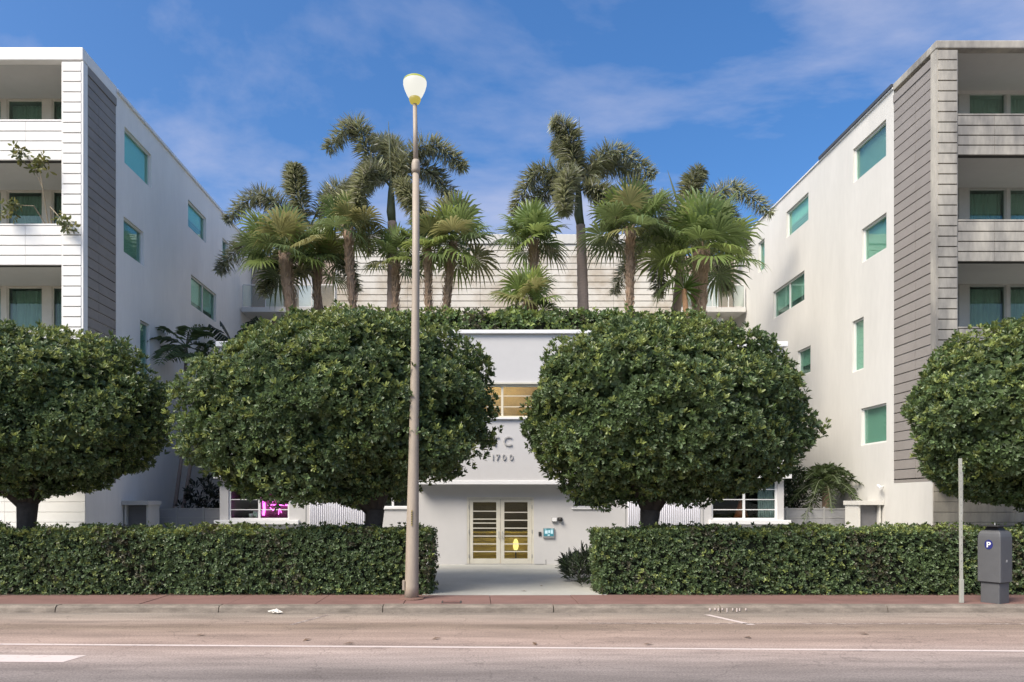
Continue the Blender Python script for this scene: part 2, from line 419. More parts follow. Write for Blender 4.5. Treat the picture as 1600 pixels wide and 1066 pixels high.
pav = bpy.data.objects.new('pavement', None); COL.objects.link(pav); pav['kind'] = 'structure'; ORG['pavement'] = (0, 0, 0)
x = -22.3
while x < 22:
    wd = 1.74
    obj('paving_slab', MB().box(x+.006, x+wd-.006, 13.93, 15.28, .02, .13+random.uniform(-.004, .004)), M_red, pav, bevel=.006)
    x += wd
struct('pavement_bed', sheet(-200, 200, 13.925, 15.3, .1), M_back)
struct('planting_bed', MB().box(-60, -1.16, 15.29, 17.3, .0, .122), M_soil)
struct('planting_bed', MB().box(2.88, 60, 15.29, 17.3, .0, .122), M_soil)
struct('walkway', MB().box(-1.15, 2.87, 15.285, 22.9, .0, .131), M_walk)
struct('courtyard_paving', MB().box(-60, -1.155, 17.3, 40, .0, .12), M_walk)
struct('courtyard_paving', MB().box(2.875, 60, 17.3, 40, .0, .12), M_walk)

# ------------------------------------------------------------------ apartment wings
LEVELS = [(13.02, 11.86), (10.06, 8.88), (7.06, 5.90), (4.10, 2.93)]
def wing(s, X, Y0, Y1, label, mboard, mwall, wins, copm):
    rt = thing('apartment_building', label, 'building', (X, Y0, .12))
    Yend, Xo, top = 36.0, X + s*9.0, 14.90
    mp = xplane(X, -s)                                # courtyard side, u = y
    holes = [(y0, y1, z0, z1) for (y0, y1, z0, z1, *_) in wins]
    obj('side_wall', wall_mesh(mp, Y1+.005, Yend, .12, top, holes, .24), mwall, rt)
    # hidden outer walls and roof
    sh = MB(); sh.box(Xo, Xo+s*.2, Y0, Yend, .12, top); sh.box(X+s*.25, Xo, Yend-.2, Yend, .12, top)
    obj('outer_wall', sh, mwall, rt)
    obj('roof_slab', MB().box(X+s*.02, Xo, Y1, Yend, top-.16, top-.01), mwall, rt)
    # coping along the courtyard side
    if s < 0:
        obj('coping', MB().box(X-.28, X+.07, Y1+.01, Yend, top, top+.10), M_white, rt, bevel=.012)
    else:
        obj('coping', MB().box(X-.05, X+.28, Y1+.01, Yend, top, top+.05), M_white, rt, bevel=.012)
        obj('roof_flashing', MB().box(X-.09, X+.2, Y1+.01, 26.3, top+.053, top+.15), copm, rt)
    for (y0, y1, z0, z1, mull, bl, *ex) in wins:
        window(rt, mp, y0, y1, z0, z1, mull, 0, bl, fw=.06, slats=bool(ex) and ex[0] == 1, drop=ex[0] if ex and ex[0] < 1 else 0.0)
    # front: pier, parapets, soffits and recessed balconies
    fmp = yplane(Y0)
    pw = .55
    def ux(d0, d1): return (X+s*d0, X+s*d1) if s > 0 else (X+s*d1, X+s*d0)
    a, b = ux(.02, pw)
    core = MB(); fz = 14.66 if s < 0 else 14.80
    core.box(a, b, Y0+.04, Y0+.20, 2.8, fz)
    obj('pier', core, M_back, rt)
    obj('pier_trim', MB().box(*ux(-.04, .018), Y0-.03, Y0+.2, 2.76, fz), mboard, rt)
    obj('pier_trim', MB().box(*ux(pw+.001, pw+.035), Y0-.01, Y0+.2, 2.93, fz), mboard, rt)
    fb = 14.69 if s < 0 else 14.83
    obj('fascia', MB().box(*ux(-.04, 9.0), Y0-.05, Y0+.2, fb, 15.05), mboard, rt, bevel=.03)
    obj('roof_return', MB().box(X-s*.035, X+s*.2, Y0+.203, Y1, fb, 15.04), mboard, rt, bevel=.02)
    obj('soffit', MB().box(*ux(.21, 9.0), Y0+.203, Y1+.25, fb+.01, 14.95), M_soffit, rt)
    course = .29
    for (pt, pb) in LEVELS:
        obj('parapet_core', MB().box(*ux(pw+.04, 9.0), Y0+.04, Y0+.16, pb, pt-.05), M_back, rt)
        obj('balcony_slab', MB().box(*ux(.06, 9.0), Y0+.17, Y1+.25, pb-.001, pb+.2), M_soffit, rt)
        obj('parapet_cap', MB().box(*ux(pw+.04, 9.0), Y0-.012, Y0+.18, pt-.045, pt), mboard, rt, bevel=.008)
    segs = [(pw+.04, 1.62), (1.62, 3.9), (3.9, 6.2), (6.2, 9.0)]
    z = fz-course
    while z > 2.6:
        zc = z+course/2
        board(rt, 'board', mboard, fmp, *ux(.022, pw-.002), z+.011, course-.022, t=.04)
        z -= course
    for (pt, pb) in LEVELS:
        n = 4; hh = (pt-.05-pb)/n
        for k in range(n):
            for (d0, d1) in segs:
                board(rt, 'board', mboard, yplane(Y0+.04), *ux(d0+.005, d1-.005), pb+k*hh+.012, hh-.02, t=.045)
    # courtyard face of the balcony tower: open slatted screen
    ym = Y0 + (Y1-Y0)*.47
    smp = xplane(X+s*.045, -s)
    z = 14.72
    obj('screen_fascia', MB().box(X-s*.03, X+s*.05, Y0+.21, Y1, 14.45, 14.685), M_slat, rt)
    z = 14.45-course
    while z > 2.6:
        for (a, b) in ((Y0+.21, ym-.006), (ym+.006, Y1)):
            board(rt, 'slat', M_slat, smp, a, b, z+.010, course-.019, t=.045, jit=.006)
        z -= course
    pst = MB(); pst.box(X+s*.05, X+s*.12, ym-.04, ym+.04, 2.8, 14.6); pst.box(X+s*.05, X+s*.12, Y1-.1, Y1, 2.8, 14.6)
    obj('screen_post', pst, M_slat, rt)
    # recessed rear wall with sliding doors
    rmp = yplane(Y1+.02)
    tops = [fb+.01] + [l[1] for l in LEVELS[:-1]]
    for (pt, pb), tp in zip(LEVELS, tops):
        fl = pb+.2
        dl = [(1.80, 2.02, M_curtain), (2.32, 3.48, M_curtain), (3.58, 4.75, M_curtain), (5.1, 6.3, M_curtain), (6.4, 7.6, M_curtain)] if s > 0 else [(.75, 2.0, M_curtain), (2.28, 3.40, M_curtain), (3.56, 4.7, M_curtain), (5.1, 6.3, M_curtain), (6.4, 7.6, M_curtain)]
        hl = [(*ux(d0, d1), fl+.02, tp-.025) for d0, d1, _ in dl]
        obj('rear_wall', wall_mesh(rmp, *ux(.2, 9.0), fl-.02, tp-.003, hl, .1), M_creamfr if s < 0 else mat('grey_pilaster', (.50, .50, .46), .7, .1, 2), rt)
        for (d0, d1, cm) in dl:
            u0, u1 = ux(d0, d1)
            dw = window(rt, rmp, u0, u1, fl+.02, tp-.025, 0, 0, None, fw=.045, w0=-.09, name='sliding_door', frm=M_creamfr if s < 0 else M_greyfr, gl=G_balcony)
            if abs(d1-d0) > .5:
                cv = MB(); nn = 30; pts = []
                for k in range(nn+1):
                    uu = u0+(u1-u0)*k/nn
                    pts.append((uu, Y1+.30+.03*math.sin(k*1.9+d0*7)))
                for k in range(nn):
                    (xa, ya), (xb, yb) = pts[k], pts[k+1]
                    cv.add([(xa, ya, fl+.03), (xb, yb, fl+.03), (xb, yb, tp-.08), (xa, ya, tp-.08)], [(0, 1, 2, 3)])
                obj('curtain', cv, cm, dw)
            else:
                obj('curtain', MB().box(u0, u1, Y1+.3, Y1+.31, fl+.02, tp-.06), M_back, dw)
    # ground storey
    gm = yplane(Y0+.16)
    obj('ground_wall', MB().box(*ux(.0, 9.0), Y0+.17, Y1+.004, .12, 2.74), mwall, rt)
    obj('ground_slab', MB().box(*ux(-.0, 9.0), Y0+.1, Y1+.004, 2.745, 2.83), M_slat, rt)
    for k in range(9):
        for (d0, d1) in ((.0, 2.3), (2.3, 4.6), (4.6, 9.0)):
            board(rt, 'board', mboard, yplane(Y0+.168), *ux(d0+.004, d1-.004), .13+k*course, course-.012, t=.03)
    return rt

Lw = [(22.4, 24.26, 12.96, 14.12, 0, M_blind_aqua), (22.35, 23.70, 10.10, 11.24, 0, M_blind_green), (27.37, 29.2, 12.90, 13.94, 0, M_blind_aqua, 1),
      (27.65, 30.36, 9.91, 11.12, 1, M_blind, .25), (31.1, 31.8, 12.9, 13.87, 0, M_blind_green), (23.45, 24.14, 6.40, 8.24, 0, M_blind_green)]
Rw = [(22.12, 24.05, 13.04, 14.20, 0, M_blind_grey, .04), (27.27, 29.2, 13.1, 14.18, 0, M_blind_aqua, 1), (22.1, 23.5, 10.13, 11.26, 0, M_blind_green),
      (27.6, 30.5, 10.08, 11.26, 1, M_blind_green, .3), (23.4, 24.1, 6.58, 8.33, 0, M_blind), (22.1, 23.57, 4.04, 5.28, 0, M_blind_green), (27.1, 28.2, 7.15, 8.2, 0, M_blind_green, .4), (31.4, 32.1, 12.6, 13.96, 0, M_blind_green)]
WL = wing(-1, -11.15, 20.0, 21.86, 'clean white apartment block with recessed balconies at the left, beside the lobby', M_board, M_stucco_lifted, Lw, M_white)
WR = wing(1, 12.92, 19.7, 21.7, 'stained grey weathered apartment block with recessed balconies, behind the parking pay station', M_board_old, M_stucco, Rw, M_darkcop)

# ------------------------------------------------------------------ rear block across the courtyard
rb = thing('rear_building', 'white clapboard rear block closing the courtyard behind the palms', 'building', (0, 33.5, .12))
YB = 33.5
obj('wall_core', MB().box(-6.6, 9.7, YB+.05, YB+.3, .12, 14.45), M_back, rb)
obj('parapet', MB().box(-11.1, 12.87, YB-.06, YB+.4, 14.45, 14.9), M_stucco, rb, bevel=.02)
M_board_rear = mat('rear_board', (.74, .71, .65), .65, .12, .45, .06, 40, col2=(.47, .40, .31), thr=(.36, .56))
zz_ = 14.44-.3
while zz_ > 6.3:
    for (a, b) in ((-6.6, -3.2), (-3.2, .25), (.25, 3.4), (3.4, 6.6), (6.6, 9.7)):
        board(rb, 'board', M_board_rear, yplane(YB+.05), a+.006, b-.006, zz_+.014, .272, t=.05)
    zz_ -= .3
for (a, b) in ((-11.1, -6.6), (9.7, 12.87)):
    obj('gallery_wall', MB().box(a, b, YB+1.6, YB+1.8, .12, 14.45), M_tan, rb)
    obj('gallery_end', MB().box(-6.65 if a < 0 else 9.62, -6.58 if a < 0 else 9.69, YB-.02, YB+1.6, .12, 14.44), M_stucco, rb)
    for zf in (11.42, 8.45, 5.5):
        obj('gallery_slab', MB().box(a+.02, b-.02, YB-.1, YB+1.6, zf-.22, zf), M_stucco, rb)
        fr = MB(); n = 4
        for k in range(n+1):
            xx = a+.06+(b-a-.12)*k/n
            fr.box(xx-.02, xx+.02, YB-.06, YB-.02, zf, zf+1.05)
        fr.box(a+.08, b-.08, YB-.065, YB-.015, zf+1.05, zf+1.1)
        rl = obj('railing', fr, M_frame, rb)
        for k in range(n):
            x0 = a+.06+(b-a-.12)*k/n+.022; x1 = a+.06+(b-a-.12)*(k+1)/n-.022
            obj('glass_panel', MB().box(x0, x1, YB-.045, YB-.035, zf+.06, zf+1.03), G_clear, rl)
        for k, (u, mm) in enumerate(((.25, M_tan), (.62, M_white))):
            x0 = a+(b-a)*u-.45
            obj('gallery_door', MB().box(x0, x0+.9, YB+1.54, YB+1.598, zf+.01, zf+2.1), M_white if k else M_creamfr, rb)
gl = thing('globe_light', 'round globe light under the gallery at the right end of the rear block', 'light', (11.85, YB+.6, 11.2))
obj('globe', MB().lathe(11.85, YB+.6, [(.02, 10.72), (.13, 10.76), (.2, 10.87), (.21, 10.95), (.16, 11.06), (.06, 11.12)], 16), M_white, gl, smooth=True)
obj('mount', MB().lathe(11.85, YB+.6, [(.05, 11.12), (.05, 11.198)], 12), M_greymetal, gl)

# ------------------------------------------------------------------ lobby building
lb = thing('lobby_building', 'white two storey lobby with glazed double doors between the clipped trees', 'building', (.87, 22.9, .13))
YF = 22.9; fm = yplane(YF); ZT = 7.2
DX0, DX1, DZ = -.26, 1.92, 2.32
gh = [(-8.02, -6.04, 1.58, 2.9), (7.70, 9.85, 1.58, 2.9), (-3.2, -2.15, 1.98, 2.62), (3.2, 4.3, 1.98, 2.62), (DX0, DX1, .131, DZ), (-.98, 2.78, 4.2, 6.68)]
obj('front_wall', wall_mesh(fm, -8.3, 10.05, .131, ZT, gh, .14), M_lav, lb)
sd = MB(); sd.box(-8.3, -8.1, YF+.145, 31, .131, ZT); sd.box(9.85, 10.05, YF+.145, 31, .131, ZT); sd.box(-8.1, 9.85, 30.8, 31, .131, ZT)
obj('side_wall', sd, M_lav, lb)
obj('roof_deck', MB().box(-8.1, 9.85, YF+.15, 30.8, 6.95, 7.1), M_soffit, lb)
obj('parapet_cap', MB().box(-8.4, -1.93, YF-.1, YF+.3, ZT+.003, ZT+.17), M_white, lb, bevel=.015)
obj('parapet_cap', MB().box(3.68, 10.15, YF-.1, YF+.3, ZT+.003, ZT+.17), M_white, lb, bevel=.015)
# raised centre block projects over the doors
CB0, CB1, YC = -1.9, 3.65, YF-.42
uh = [(-.35, 2.10, 4.86, 5.90)]
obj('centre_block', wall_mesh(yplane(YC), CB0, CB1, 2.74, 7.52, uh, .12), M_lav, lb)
cs = MB(); cs.box(CB0+.001, CB0+.1, YC+.005, YF-.003, 2.74, 7.52); cs.box(CB1-.1, CB1-.001, YC+.005, YF-.003, 2.74, 7.52); cs.box(CB0+.1, CB1-.1, YC+.13, YF-.003, 2.741, 2.80)
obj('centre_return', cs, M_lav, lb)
obj('canopy_edge', MB().box(CB0-.03, CB1+.03, YC-.05, YC-.003, 2.72, 2.84), M_white, lb, bevel=.012)
obj('centre_cap', MB().box(CB0-.1, CB1+.1, YC-.1, YF+.4, 7.523, 7.64), M_white, lb, bevel=.015)
obj('centre_back', MB().box(CB0, CB1, YF+.2, YF+.3, 7.1, 7.52), M_lav, lb)
M_fr_warm = mat('warm_frame', (.72, .66, .52), .5, .05)
uw = window(lb, yplane(YC), -.35, 2.10, 4.86, 5.90, 1, 2, None, gl=G_clear, frm=M_fr_warm, w0=-.11)
obj('window_head', MB().box(-.45, 2.2, YC-.06, YC-.002, 5.92, 5.97), M_creamfr, lb)
obj('window_sill', MB().box(-.45, 2.2, YC-.08, YC-.002, 4.80, 4.856), M_white, lb)
# warm room behind the upper window
M_room = mat('warm_room', (.55, .40, .21), .8, .25, 2.2)
rm = MB(); rm.box(-.9, 2.7, YC+1.6, YC+1.7, 4.3, 6.6); rm.box(-.95, -.9, YC+.14, YC+1.6, 4.3, 6.6); rm.box(2.7, 2.75, YC+.14, YC+1.6, 4.3, 6.6); rm.box(-.9, 2.7, YC+.14, YC+1.6, 4.25, 4.3); rm.box(-.9, 2.7, YC+.14, YC+1.6, 6.6, 6.65)
obj('upper_room', rm, M_room, lb)
obj('room_lamp', MB().box(.2, 1.6, YC+.5, YC+.9, 6.54, 6.59), emis('warm_lamp', (1, .78, .45), 8), lb)
# corner windows with sill and eyebrow slabs
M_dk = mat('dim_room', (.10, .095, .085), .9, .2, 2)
for (a, b, e0, e1) in ((-8.02, -6.04, -8.42, -5.7), (7.70, 9.85, 7.6, 10.2)):
    wn = window(lb, fm, a, b, 1.58, 2.9, 1, 3, None, gl=G_clear, frm=M_white, fw=.06, w0=-.12)
    obj('sill', MB().box(e0, e1, YF-.2, YF-.002, 1.44, 1.575), M_white, lb, bevel=.01)
    obj('eyebrow', MB().box(e0, e1, YF-.25, YF-.002, 2.92, 3.06), M_white, lb, bevel=.01)
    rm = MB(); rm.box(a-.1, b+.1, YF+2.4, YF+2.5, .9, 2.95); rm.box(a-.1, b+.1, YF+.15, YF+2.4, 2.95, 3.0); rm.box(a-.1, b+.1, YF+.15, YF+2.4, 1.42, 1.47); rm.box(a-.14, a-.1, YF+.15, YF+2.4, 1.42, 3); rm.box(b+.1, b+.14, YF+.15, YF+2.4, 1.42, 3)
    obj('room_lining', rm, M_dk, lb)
for (a, b) in ((-3.2, -2.15), (3.2, 4.3)):
    window(lb, fm, a, b, 1.98, 2.62, 1, 0, M_back, gl=G_clear, frm=M_white, fw=.05, w0=-.11)
    obj('sill', MB().box(a-.05, b+.05, YF-.05, YF-.002, 1.93, 1.978), M_white, lb)
# fluted wall panels
for (a, b) in ((-5.35, -3.5), (5.0, 7.3)):
    fl = MB(); xx = a
    while xx < b:
        fl.tube([(xx, YF-.005, .25), (xx, YF-.005, 2.95)], .024, 6); xx += .062
    obj('fluted_panel', fl, M_fluted, lb, smooth=True, kind='stuff')
for xx in (-5.5, 7.42, 4.9):
    obj('wall_joint', MB().box(xx-.012, xx+.012, YF-.012, YF-.001, .14, 2.9), M_greymetal, lb)
# entrance: frame, two leaves
ef = MB(); ef.box(DX0, DX0+.07, YF+.01, YF+.11, .132, DZ); ef.box(DX1-.07, DX1, YF+.01, YF+.11, .132, DZ); ef.box(DX0+.07, DX1-.07, YF+.01, YF+.11, DZ-.06, DZ)
obj('door_frame', ef, M_creamfr, lb)
mid = (DX0+DX1)/2
for k, (a, b) in enumerate(((DX0+.075, mid-.005), (mid+.005, DX1-.075))):
    st = .125
    lf = MB(); z0, z1 = .145, DZ-.065
    lf.box(a, a+st, YF+.03, YF+.085, z0, z1); lf.box(b-st, b, YF+.03, YF+.085, z0, z1); lf.box(a+st, b-st, YF+.03, YF+.085, z0, z0+.17); lf.box(a+st, b-st, YF+.03, YF+.085, z1-.1, z1)
    dr = obj('door', lf, M_creamfr, lb, bevel=.004)
    gz0, gz1 = z0+.17, z1-.1
    obj('pane', MB().box(a+st, b-st, YF+.055, YF+.062, gz0, gz1), G_clear, dr)
    for f_ in (.125, .26, .40, .54, .68, .82) if k else (.125, .26, .40, .54, .63, .70, .84):
        zc = gz0+(gz1-gz0)*f_
        obj('muntin', MB().box(a+st, b-st, YF+.035, YF+.054, zc-.016, zc+.016), M_creamfr, dr)
    hx = b-.05 if k == 0 else a+.05
    obj('handle', MB().tube([(hx, YF+.028, 1.0), (hx, YF-.03, 1.0), (hx, YF-.03, 1.2), (hx, YF+.028, 1.2)], .011, 6), M_greymetal, dr)
    ox = a-.012 if k == 0 else b+.012
    for hz in (.4, 1.2, 2.0):
        obj('hinge', MB().tube([(ox, YF+.005, hz-.06), (ox, YF+.005, hz+.06)], .012, 6), M_greymetal, dr)
obj('threshold', MB().box(DX0-.05, DX1+.2, YF-.06, YF+.009, .132, .152), M_greymetal, lb)
# lobby room
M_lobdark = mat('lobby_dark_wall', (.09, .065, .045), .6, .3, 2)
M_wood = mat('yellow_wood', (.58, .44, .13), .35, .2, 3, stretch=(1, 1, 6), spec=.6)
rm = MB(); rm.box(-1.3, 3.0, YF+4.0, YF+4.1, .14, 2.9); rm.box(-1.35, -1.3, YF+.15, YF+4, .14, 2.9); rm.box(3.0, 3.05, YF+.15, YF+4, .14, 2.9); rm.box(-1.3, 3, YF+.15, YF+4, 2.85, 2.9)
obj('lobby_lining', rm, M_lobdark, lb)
obj('lobby_floor', MB().box(-1.3, 3.0, YF+.12, YF+4.0, .10, .138), M_wood, lb)
dk = thing('reception_desk', 'yellow wooden reception desk glowing behind the glazed double doors', 'desk', (.87, YF+2.5, .14))
obj('desk_front', MB().box(-1.1, 2.8, YF+2.3, YF+2.36, .142, 1.05), M_wood, dk)
obj('desk_top', MB().box(-1.15, 2.85, YF+2.2, YF+2.9, 1.052, 1.10), M_wood, dk, bevel=.005)
for k in range(5):
    obj('batten', MB().box(-1.1, 2.8, YF+2.285, YF+2.299, .25+k*.17, .28+k*.17), M_wood, dk)
obj('ceiling_lamp', MB().box(.2, 1.8, YF+1.1, YF+1.3, 2.79, 2.84), emis('lobby_lamp', (1, .82, .45), 17), lb)
fl_ = thing('desk_glow_globe', 'added yellow glowing globe in place of a lamp reflection on the desk, behind the right door leaf', 'lamp', (1.45, YF+2.05, .138))  # added glow, stands in for a lamp reflection on the glossy desk
obj('glow_base', MB().lathe(1.45, YF+2.05, [(.10, .139), (.10, .16), (.025, .18), (.02, .45)], 14), M_dark, fl_, smooth=True)
obj('globe', MB().lathe(1.45, YF+2.05, [(.02, .451), (.07, .48), (.10, .60), (.09, .74), (.05, .84), (.02, .86)], 16), emis('desk_glow', (1, .75, .22), .75), fl_, smooth=True)

# raised letters
def letter(ch, x, z, size, parent, m, y, name):
    cu = bpy.data.curves.new('letter_curve', 'FONT'); cu.body = ch; cu.size = size; cu.extrude = .012; cu.align_x = 'CENTER'; cu.resolution_u = 3
    t = bpy.data.objects.new('tmp', cu); COL.objects.link(t)
    bpy.context.view_layer.update()
    me = bpy.data.meshes.new_from_object(t.evaluated_get(bpy.context.evaluated_depsgraph_get()))
    bpy.data.objects.remove(t); me.materials.clear(); me.materials.append(m)
    o = bpy.data.objects.new(name, me); COL.objects.link(o); o.parent = parent
    og = Vector(ORG[parent.name]); o.location = Vector((x, y, z))-og; o.rotation_euler = (R(90), 0, 0)
    return o
M_letter = mat('letter_metal', (.46, .45, .44), .5, .1, 4)
sc = YC/1100
for ch, px in (('T', 773.5), ('C', 793)):
    letter(ch, (px-742)*sc, 2.13+(786-697)*sc, .44, lb, M_letter, YC-.03, 'letter')
for ch, px in (('1', 770), ('7', 777.5), ('0', 787.5), ('0', 798.5)):
    letter(ch, (px-742)*sc, 2.13+(786-719)*sc, .27, lb, M_letter, YC-.025, 'letter')

# wall fixtures beside the door
ic = thing('intercom', 'wall intercom with a lit teal screen to the right of the doors', 'intercom', (2.4, YF, 1.15))
obj('housing', MB().box(2.21, 2.58, YF-.06, YF-.002, 1.00, 1.32), M_greymetal, ic, bevel=.008)
obj('screen', MB().box(2.235, 2.555, YF-.066, YF-.061, 1.05, 1.30), emis('screen_teal', (.03, .22, .27), .45), ic)
M_glow = emis('screen_white', (.7, .95, 1), .4)
for (x0, x1, z0, z1) in ((2.27, 2.36, 1.13, 1.24), (2.38, 2.44, 1.15, 1.25), (2.46, 2.53, 1.13, 1.25), (2.36, 2.43, 1.065, 1.105), (2.26, 2.32, 1.27, 1.29), (2.46, 2.54, 1.27, 1.29)):
    obj('screen_icon', MB().box(x0, x1, YF-.069, YF-.0665, z0, z1), M_glow, ic)
tag(obj('card_reader', MB().box(2.07, 2.16, YF-.03, YF-.002, 1.06, 1.19), M_dark, None, bevel=.005), 'small black card reader just left of the intercom screen', 'card reader')
jb = thing('junction_box', 'small grey junction box on the wall above the intercom', 'box', (2.58, YF, 1.6))
obj('box_body', MB().box(2.49, 2.67, YF-.08, YF-.002, 1.52, 1.67), M_greymetal, jb, bevel=.006)
obj('box_lid', MB().box(2.505, 2.655, YF-.088, YF-.081, 1.535, 1.655), M_white, jb)
sc_ = thing('security_camera', 'black dome security camera beside the grey junction box', 'security camera', (2.77, YF, 1.6))
obj('camera_base', MB().box(2.70, 2.84, YF-.05, YF-.002, 1.53, 1.66), M_dark, sc_, bevel=.006)
obj('dome', MB().lathe(2.77, YF-.09, [(.01, 1.53), (.05, 1.55), (.06, 1.6), (.05, 1.64)], 12), M_dark, sc_, smooth=True)
bs = thing('boot_scraper', 'low metal boot scraper bar by the right door jamb', 'scraper', (2.1, YF-.15, .14))
obj('scraper_bar', MB().box(1.93, 2.25, YF-.2, YF-.12, .14, .17), M_greymetal, bs)
obj('scraper_post', MB().tube([(2.29, YF-.15, .13), (2.29, YF-.15, .30)], .022, 8), M_greymetal, bs)

# things seen inside the corner windows
ns_ = thing('neon_sign', 'glowing pink neon sign inside the left lobby window', 'neon sign', (-6.5, YF+.45, 2.1))
M_neon = emis('pink_neon', (1.0, .12, .75), 2.6)
ny = YF+.4
def neon(pts, r=.016): obj('neon_tube', MB().tube(pts, r, 6), M_neon, ns_, smooth=True)
neon([(-7.0, ny, 1.72), (-6.97, ny, 1.95), (-6.99, ny, 2.2), (-6.93, ny, 2.38)], .04)
neon([(-6.85, ny, 2.05), (-6.7, ny, 2.07), (-6.55, ny, 2.05), (-6.35, ny, 2.06), (-6.15, ny, 2.05)], .02)
neon([(-6.8, ny, 2.33), (-6.7, ny, 2.15), (-6.6, ny, 2.33), (-6.5, ny, 2.15), (-6.42, ny, 2.33)])
neon([(-6.35, ny, 2.15), (-6.35, ny, 2.33), (-6.2, ny, 2.33), (-6.2, ny, 2.15)])
neon([(-6.78, ny, 1.98), (-6.68, ny, 1.88), (-6.58, ny, 1.98)]); neon([(-6.5, ny, 1.75), (-6.47, ny, 1.98), (-6.4, ny, 1.8)], .012)
obj('neon_backing', MB().box(-7.1, -6.08, ny+.05, ny+.06, 1.62, 2.6), mat('neon_back', (.22, .05, .14), .7), ns_)
for k, (px_, r_, h_) in enumerate(((-7.28, .09, .16), (-6.98+-.02, .14, .24))):
    px_ = (-7.35, -7.16)[k]
    p = thing('plant_pot', ('smaller white pot on the sill of the left lobby window', 'larger pale green pot beside the neon sign in the left lobby window')[k], 'pot', (px_, YF+.3, 1.49))
    obj('pot', MB().lathe(px_, YF+.28, [(r_*.8, 1.62), (r_, 1.62+h_), (r_*.9, 1.62+h_), (r_*.85, 1.62+h_*.9)], 16), (M_white, mat('pale_pot', (.6, .72, .68), .5))[k], p, smooth=True)
tag(obj('window_ledge', MB().box(-7.9, -7.08, YF+.1, YF+.42, 1.585, 1.618), mat('ledge_wood', (.30, .13, .07), .6), None), 'brown wooden ledge under the pots in the left lobby window', 'ledge')
cn = thing('traffic_cone', 'orange cone shape standing inside the right lobby window', 'cone', (9.0, YF+.6, 1.48))
obj('cone', MB().lathe(8.85, YF+.5, [(.26, 1.62), (.17, 1.85), (.10, 2.1), (.05, 2.32)], 16), mat('cone_orange', (.42, .12, .05), .6), cn, smooth=True)
obj('cone_base', MB().box(8.57, 9.13, YF+.22, YF+.78, 1.585, 1.618), MATS['cone_orange'], cn)
ct = thing('window_curtain', 'pale grey green curtain drawn aside in the right lobby window', 'curtain', (9.6, YF+.25, 1.6))
cv = MB(); pts = [(9.3+.55*k/36, YF+.25+.035*math.sin(k*1.3)) for k in range(37)]
for k in range(36):
    (xa, ya), (xb, yb) = pts[k], pts[k+1]; cv.add([(xa, ya, 1.6), (xb, yb, 1.6), (xb, yb, 2.88), (xa, ya, 2.88)], [(0, 1, 2, 3)])
obj('cloth', cv, mat('curtain_pale', (.55, .62, .62), .8), ct, smooth=True)
obj('curtain_rail', MB().tube([(9.25, YF+.25, 2.9), (9.9, YF+.25, 2.9)], .012, 6), M_greymetal, ct)

# ------------------------------------------------------------------ side gates and enclosures
def side_fence(x0, x1, Y, xs, label):
    f = thing('metal_fence', label, 'fence', ((x0+x1)/2, Y, .12))
    for xx in xs: obj('post', MB().box(xx-.03, xx+.03, Y-.03, Y+.03, .12, 2.0), M_greymetal, f, bevel=.004)
    for a, b in zip(xs[:-1], xs[1:]):
        pn = MB(); pn.box(a+.035, b-.035, Y-.01, Y+.01, .2, 1.90); 
        p = obj('panel', pn, mat('fence_sheet', (.33, .33, .34), .55, .1, 3), f)
        obj('top_rail', MB().box(a+.035, b-.035, Y-.025, Y+.025, 1.905, 1.955), M_greymetal, p)
        obj('mid_rail', MB().box(a+.035, b-.035, Y-.02, Y-.011, 1.62, 1.66), M_greymetal, p)
side_fence(-11.2, -8.45, 23.6, [-11.0, -10.0, -9.1, -8.36], 'low grey metal fence in the gap left of the lobby')
side_fence(10.15, 12.9, 23.6, [10.12, 10.45, 11.7, 12.8], 'low grey metal fence in the gap right of the lobby')
for (x0, x1, lab) in ((-11.1, -10.35, 'white roofed utility enclosure against the left apartment block'), (12.15, 12.86, 'white roofed utility enclosure against the right apartment block')):
    e = thing('utility_enclosure', lab, 'enclosure', ((x0+x1)/2, 22.6, .12))
    bx = MB(); bx.box(x0, x0+.06, 22.3, 23.1, .12, 2.06); bx.box(x1-.06, x1, 22.3, 23.1, .12, 2.06); bx.box(x0+.06, x1-.06, 23.04, 23.1, .12, 2.06)
    obj('enclosure_wall', bx, M_stucco, e)
    obj('enclosure_roof', MB().box(x0-.04, x1+.05, 22.2, 23.15, 2.063, 2.2), M_stucco, e, bevel=.01)
    obj('enclosure_door', MB().box(x0+.065, x1-.065, 22.42, 22.45, .13, 2.05), mat('grey_door', (.16, .16, .17), .6), e)
wl = thing('wall_light', 'small white spotlight fixed low on the right apartment block side wall', 'light', (12.9, 22.2, 2.67))
obj('arm', MB().tube([(12.918, 22.25, 2.66), (12.75, 22.25, 2.64)], .014, 6), M_white, wl)
obj('head', MB().tube([(12.78, 22.32, 2.68), (12.72, 22.05, 2.60)], .045, 10), M_white, wl)

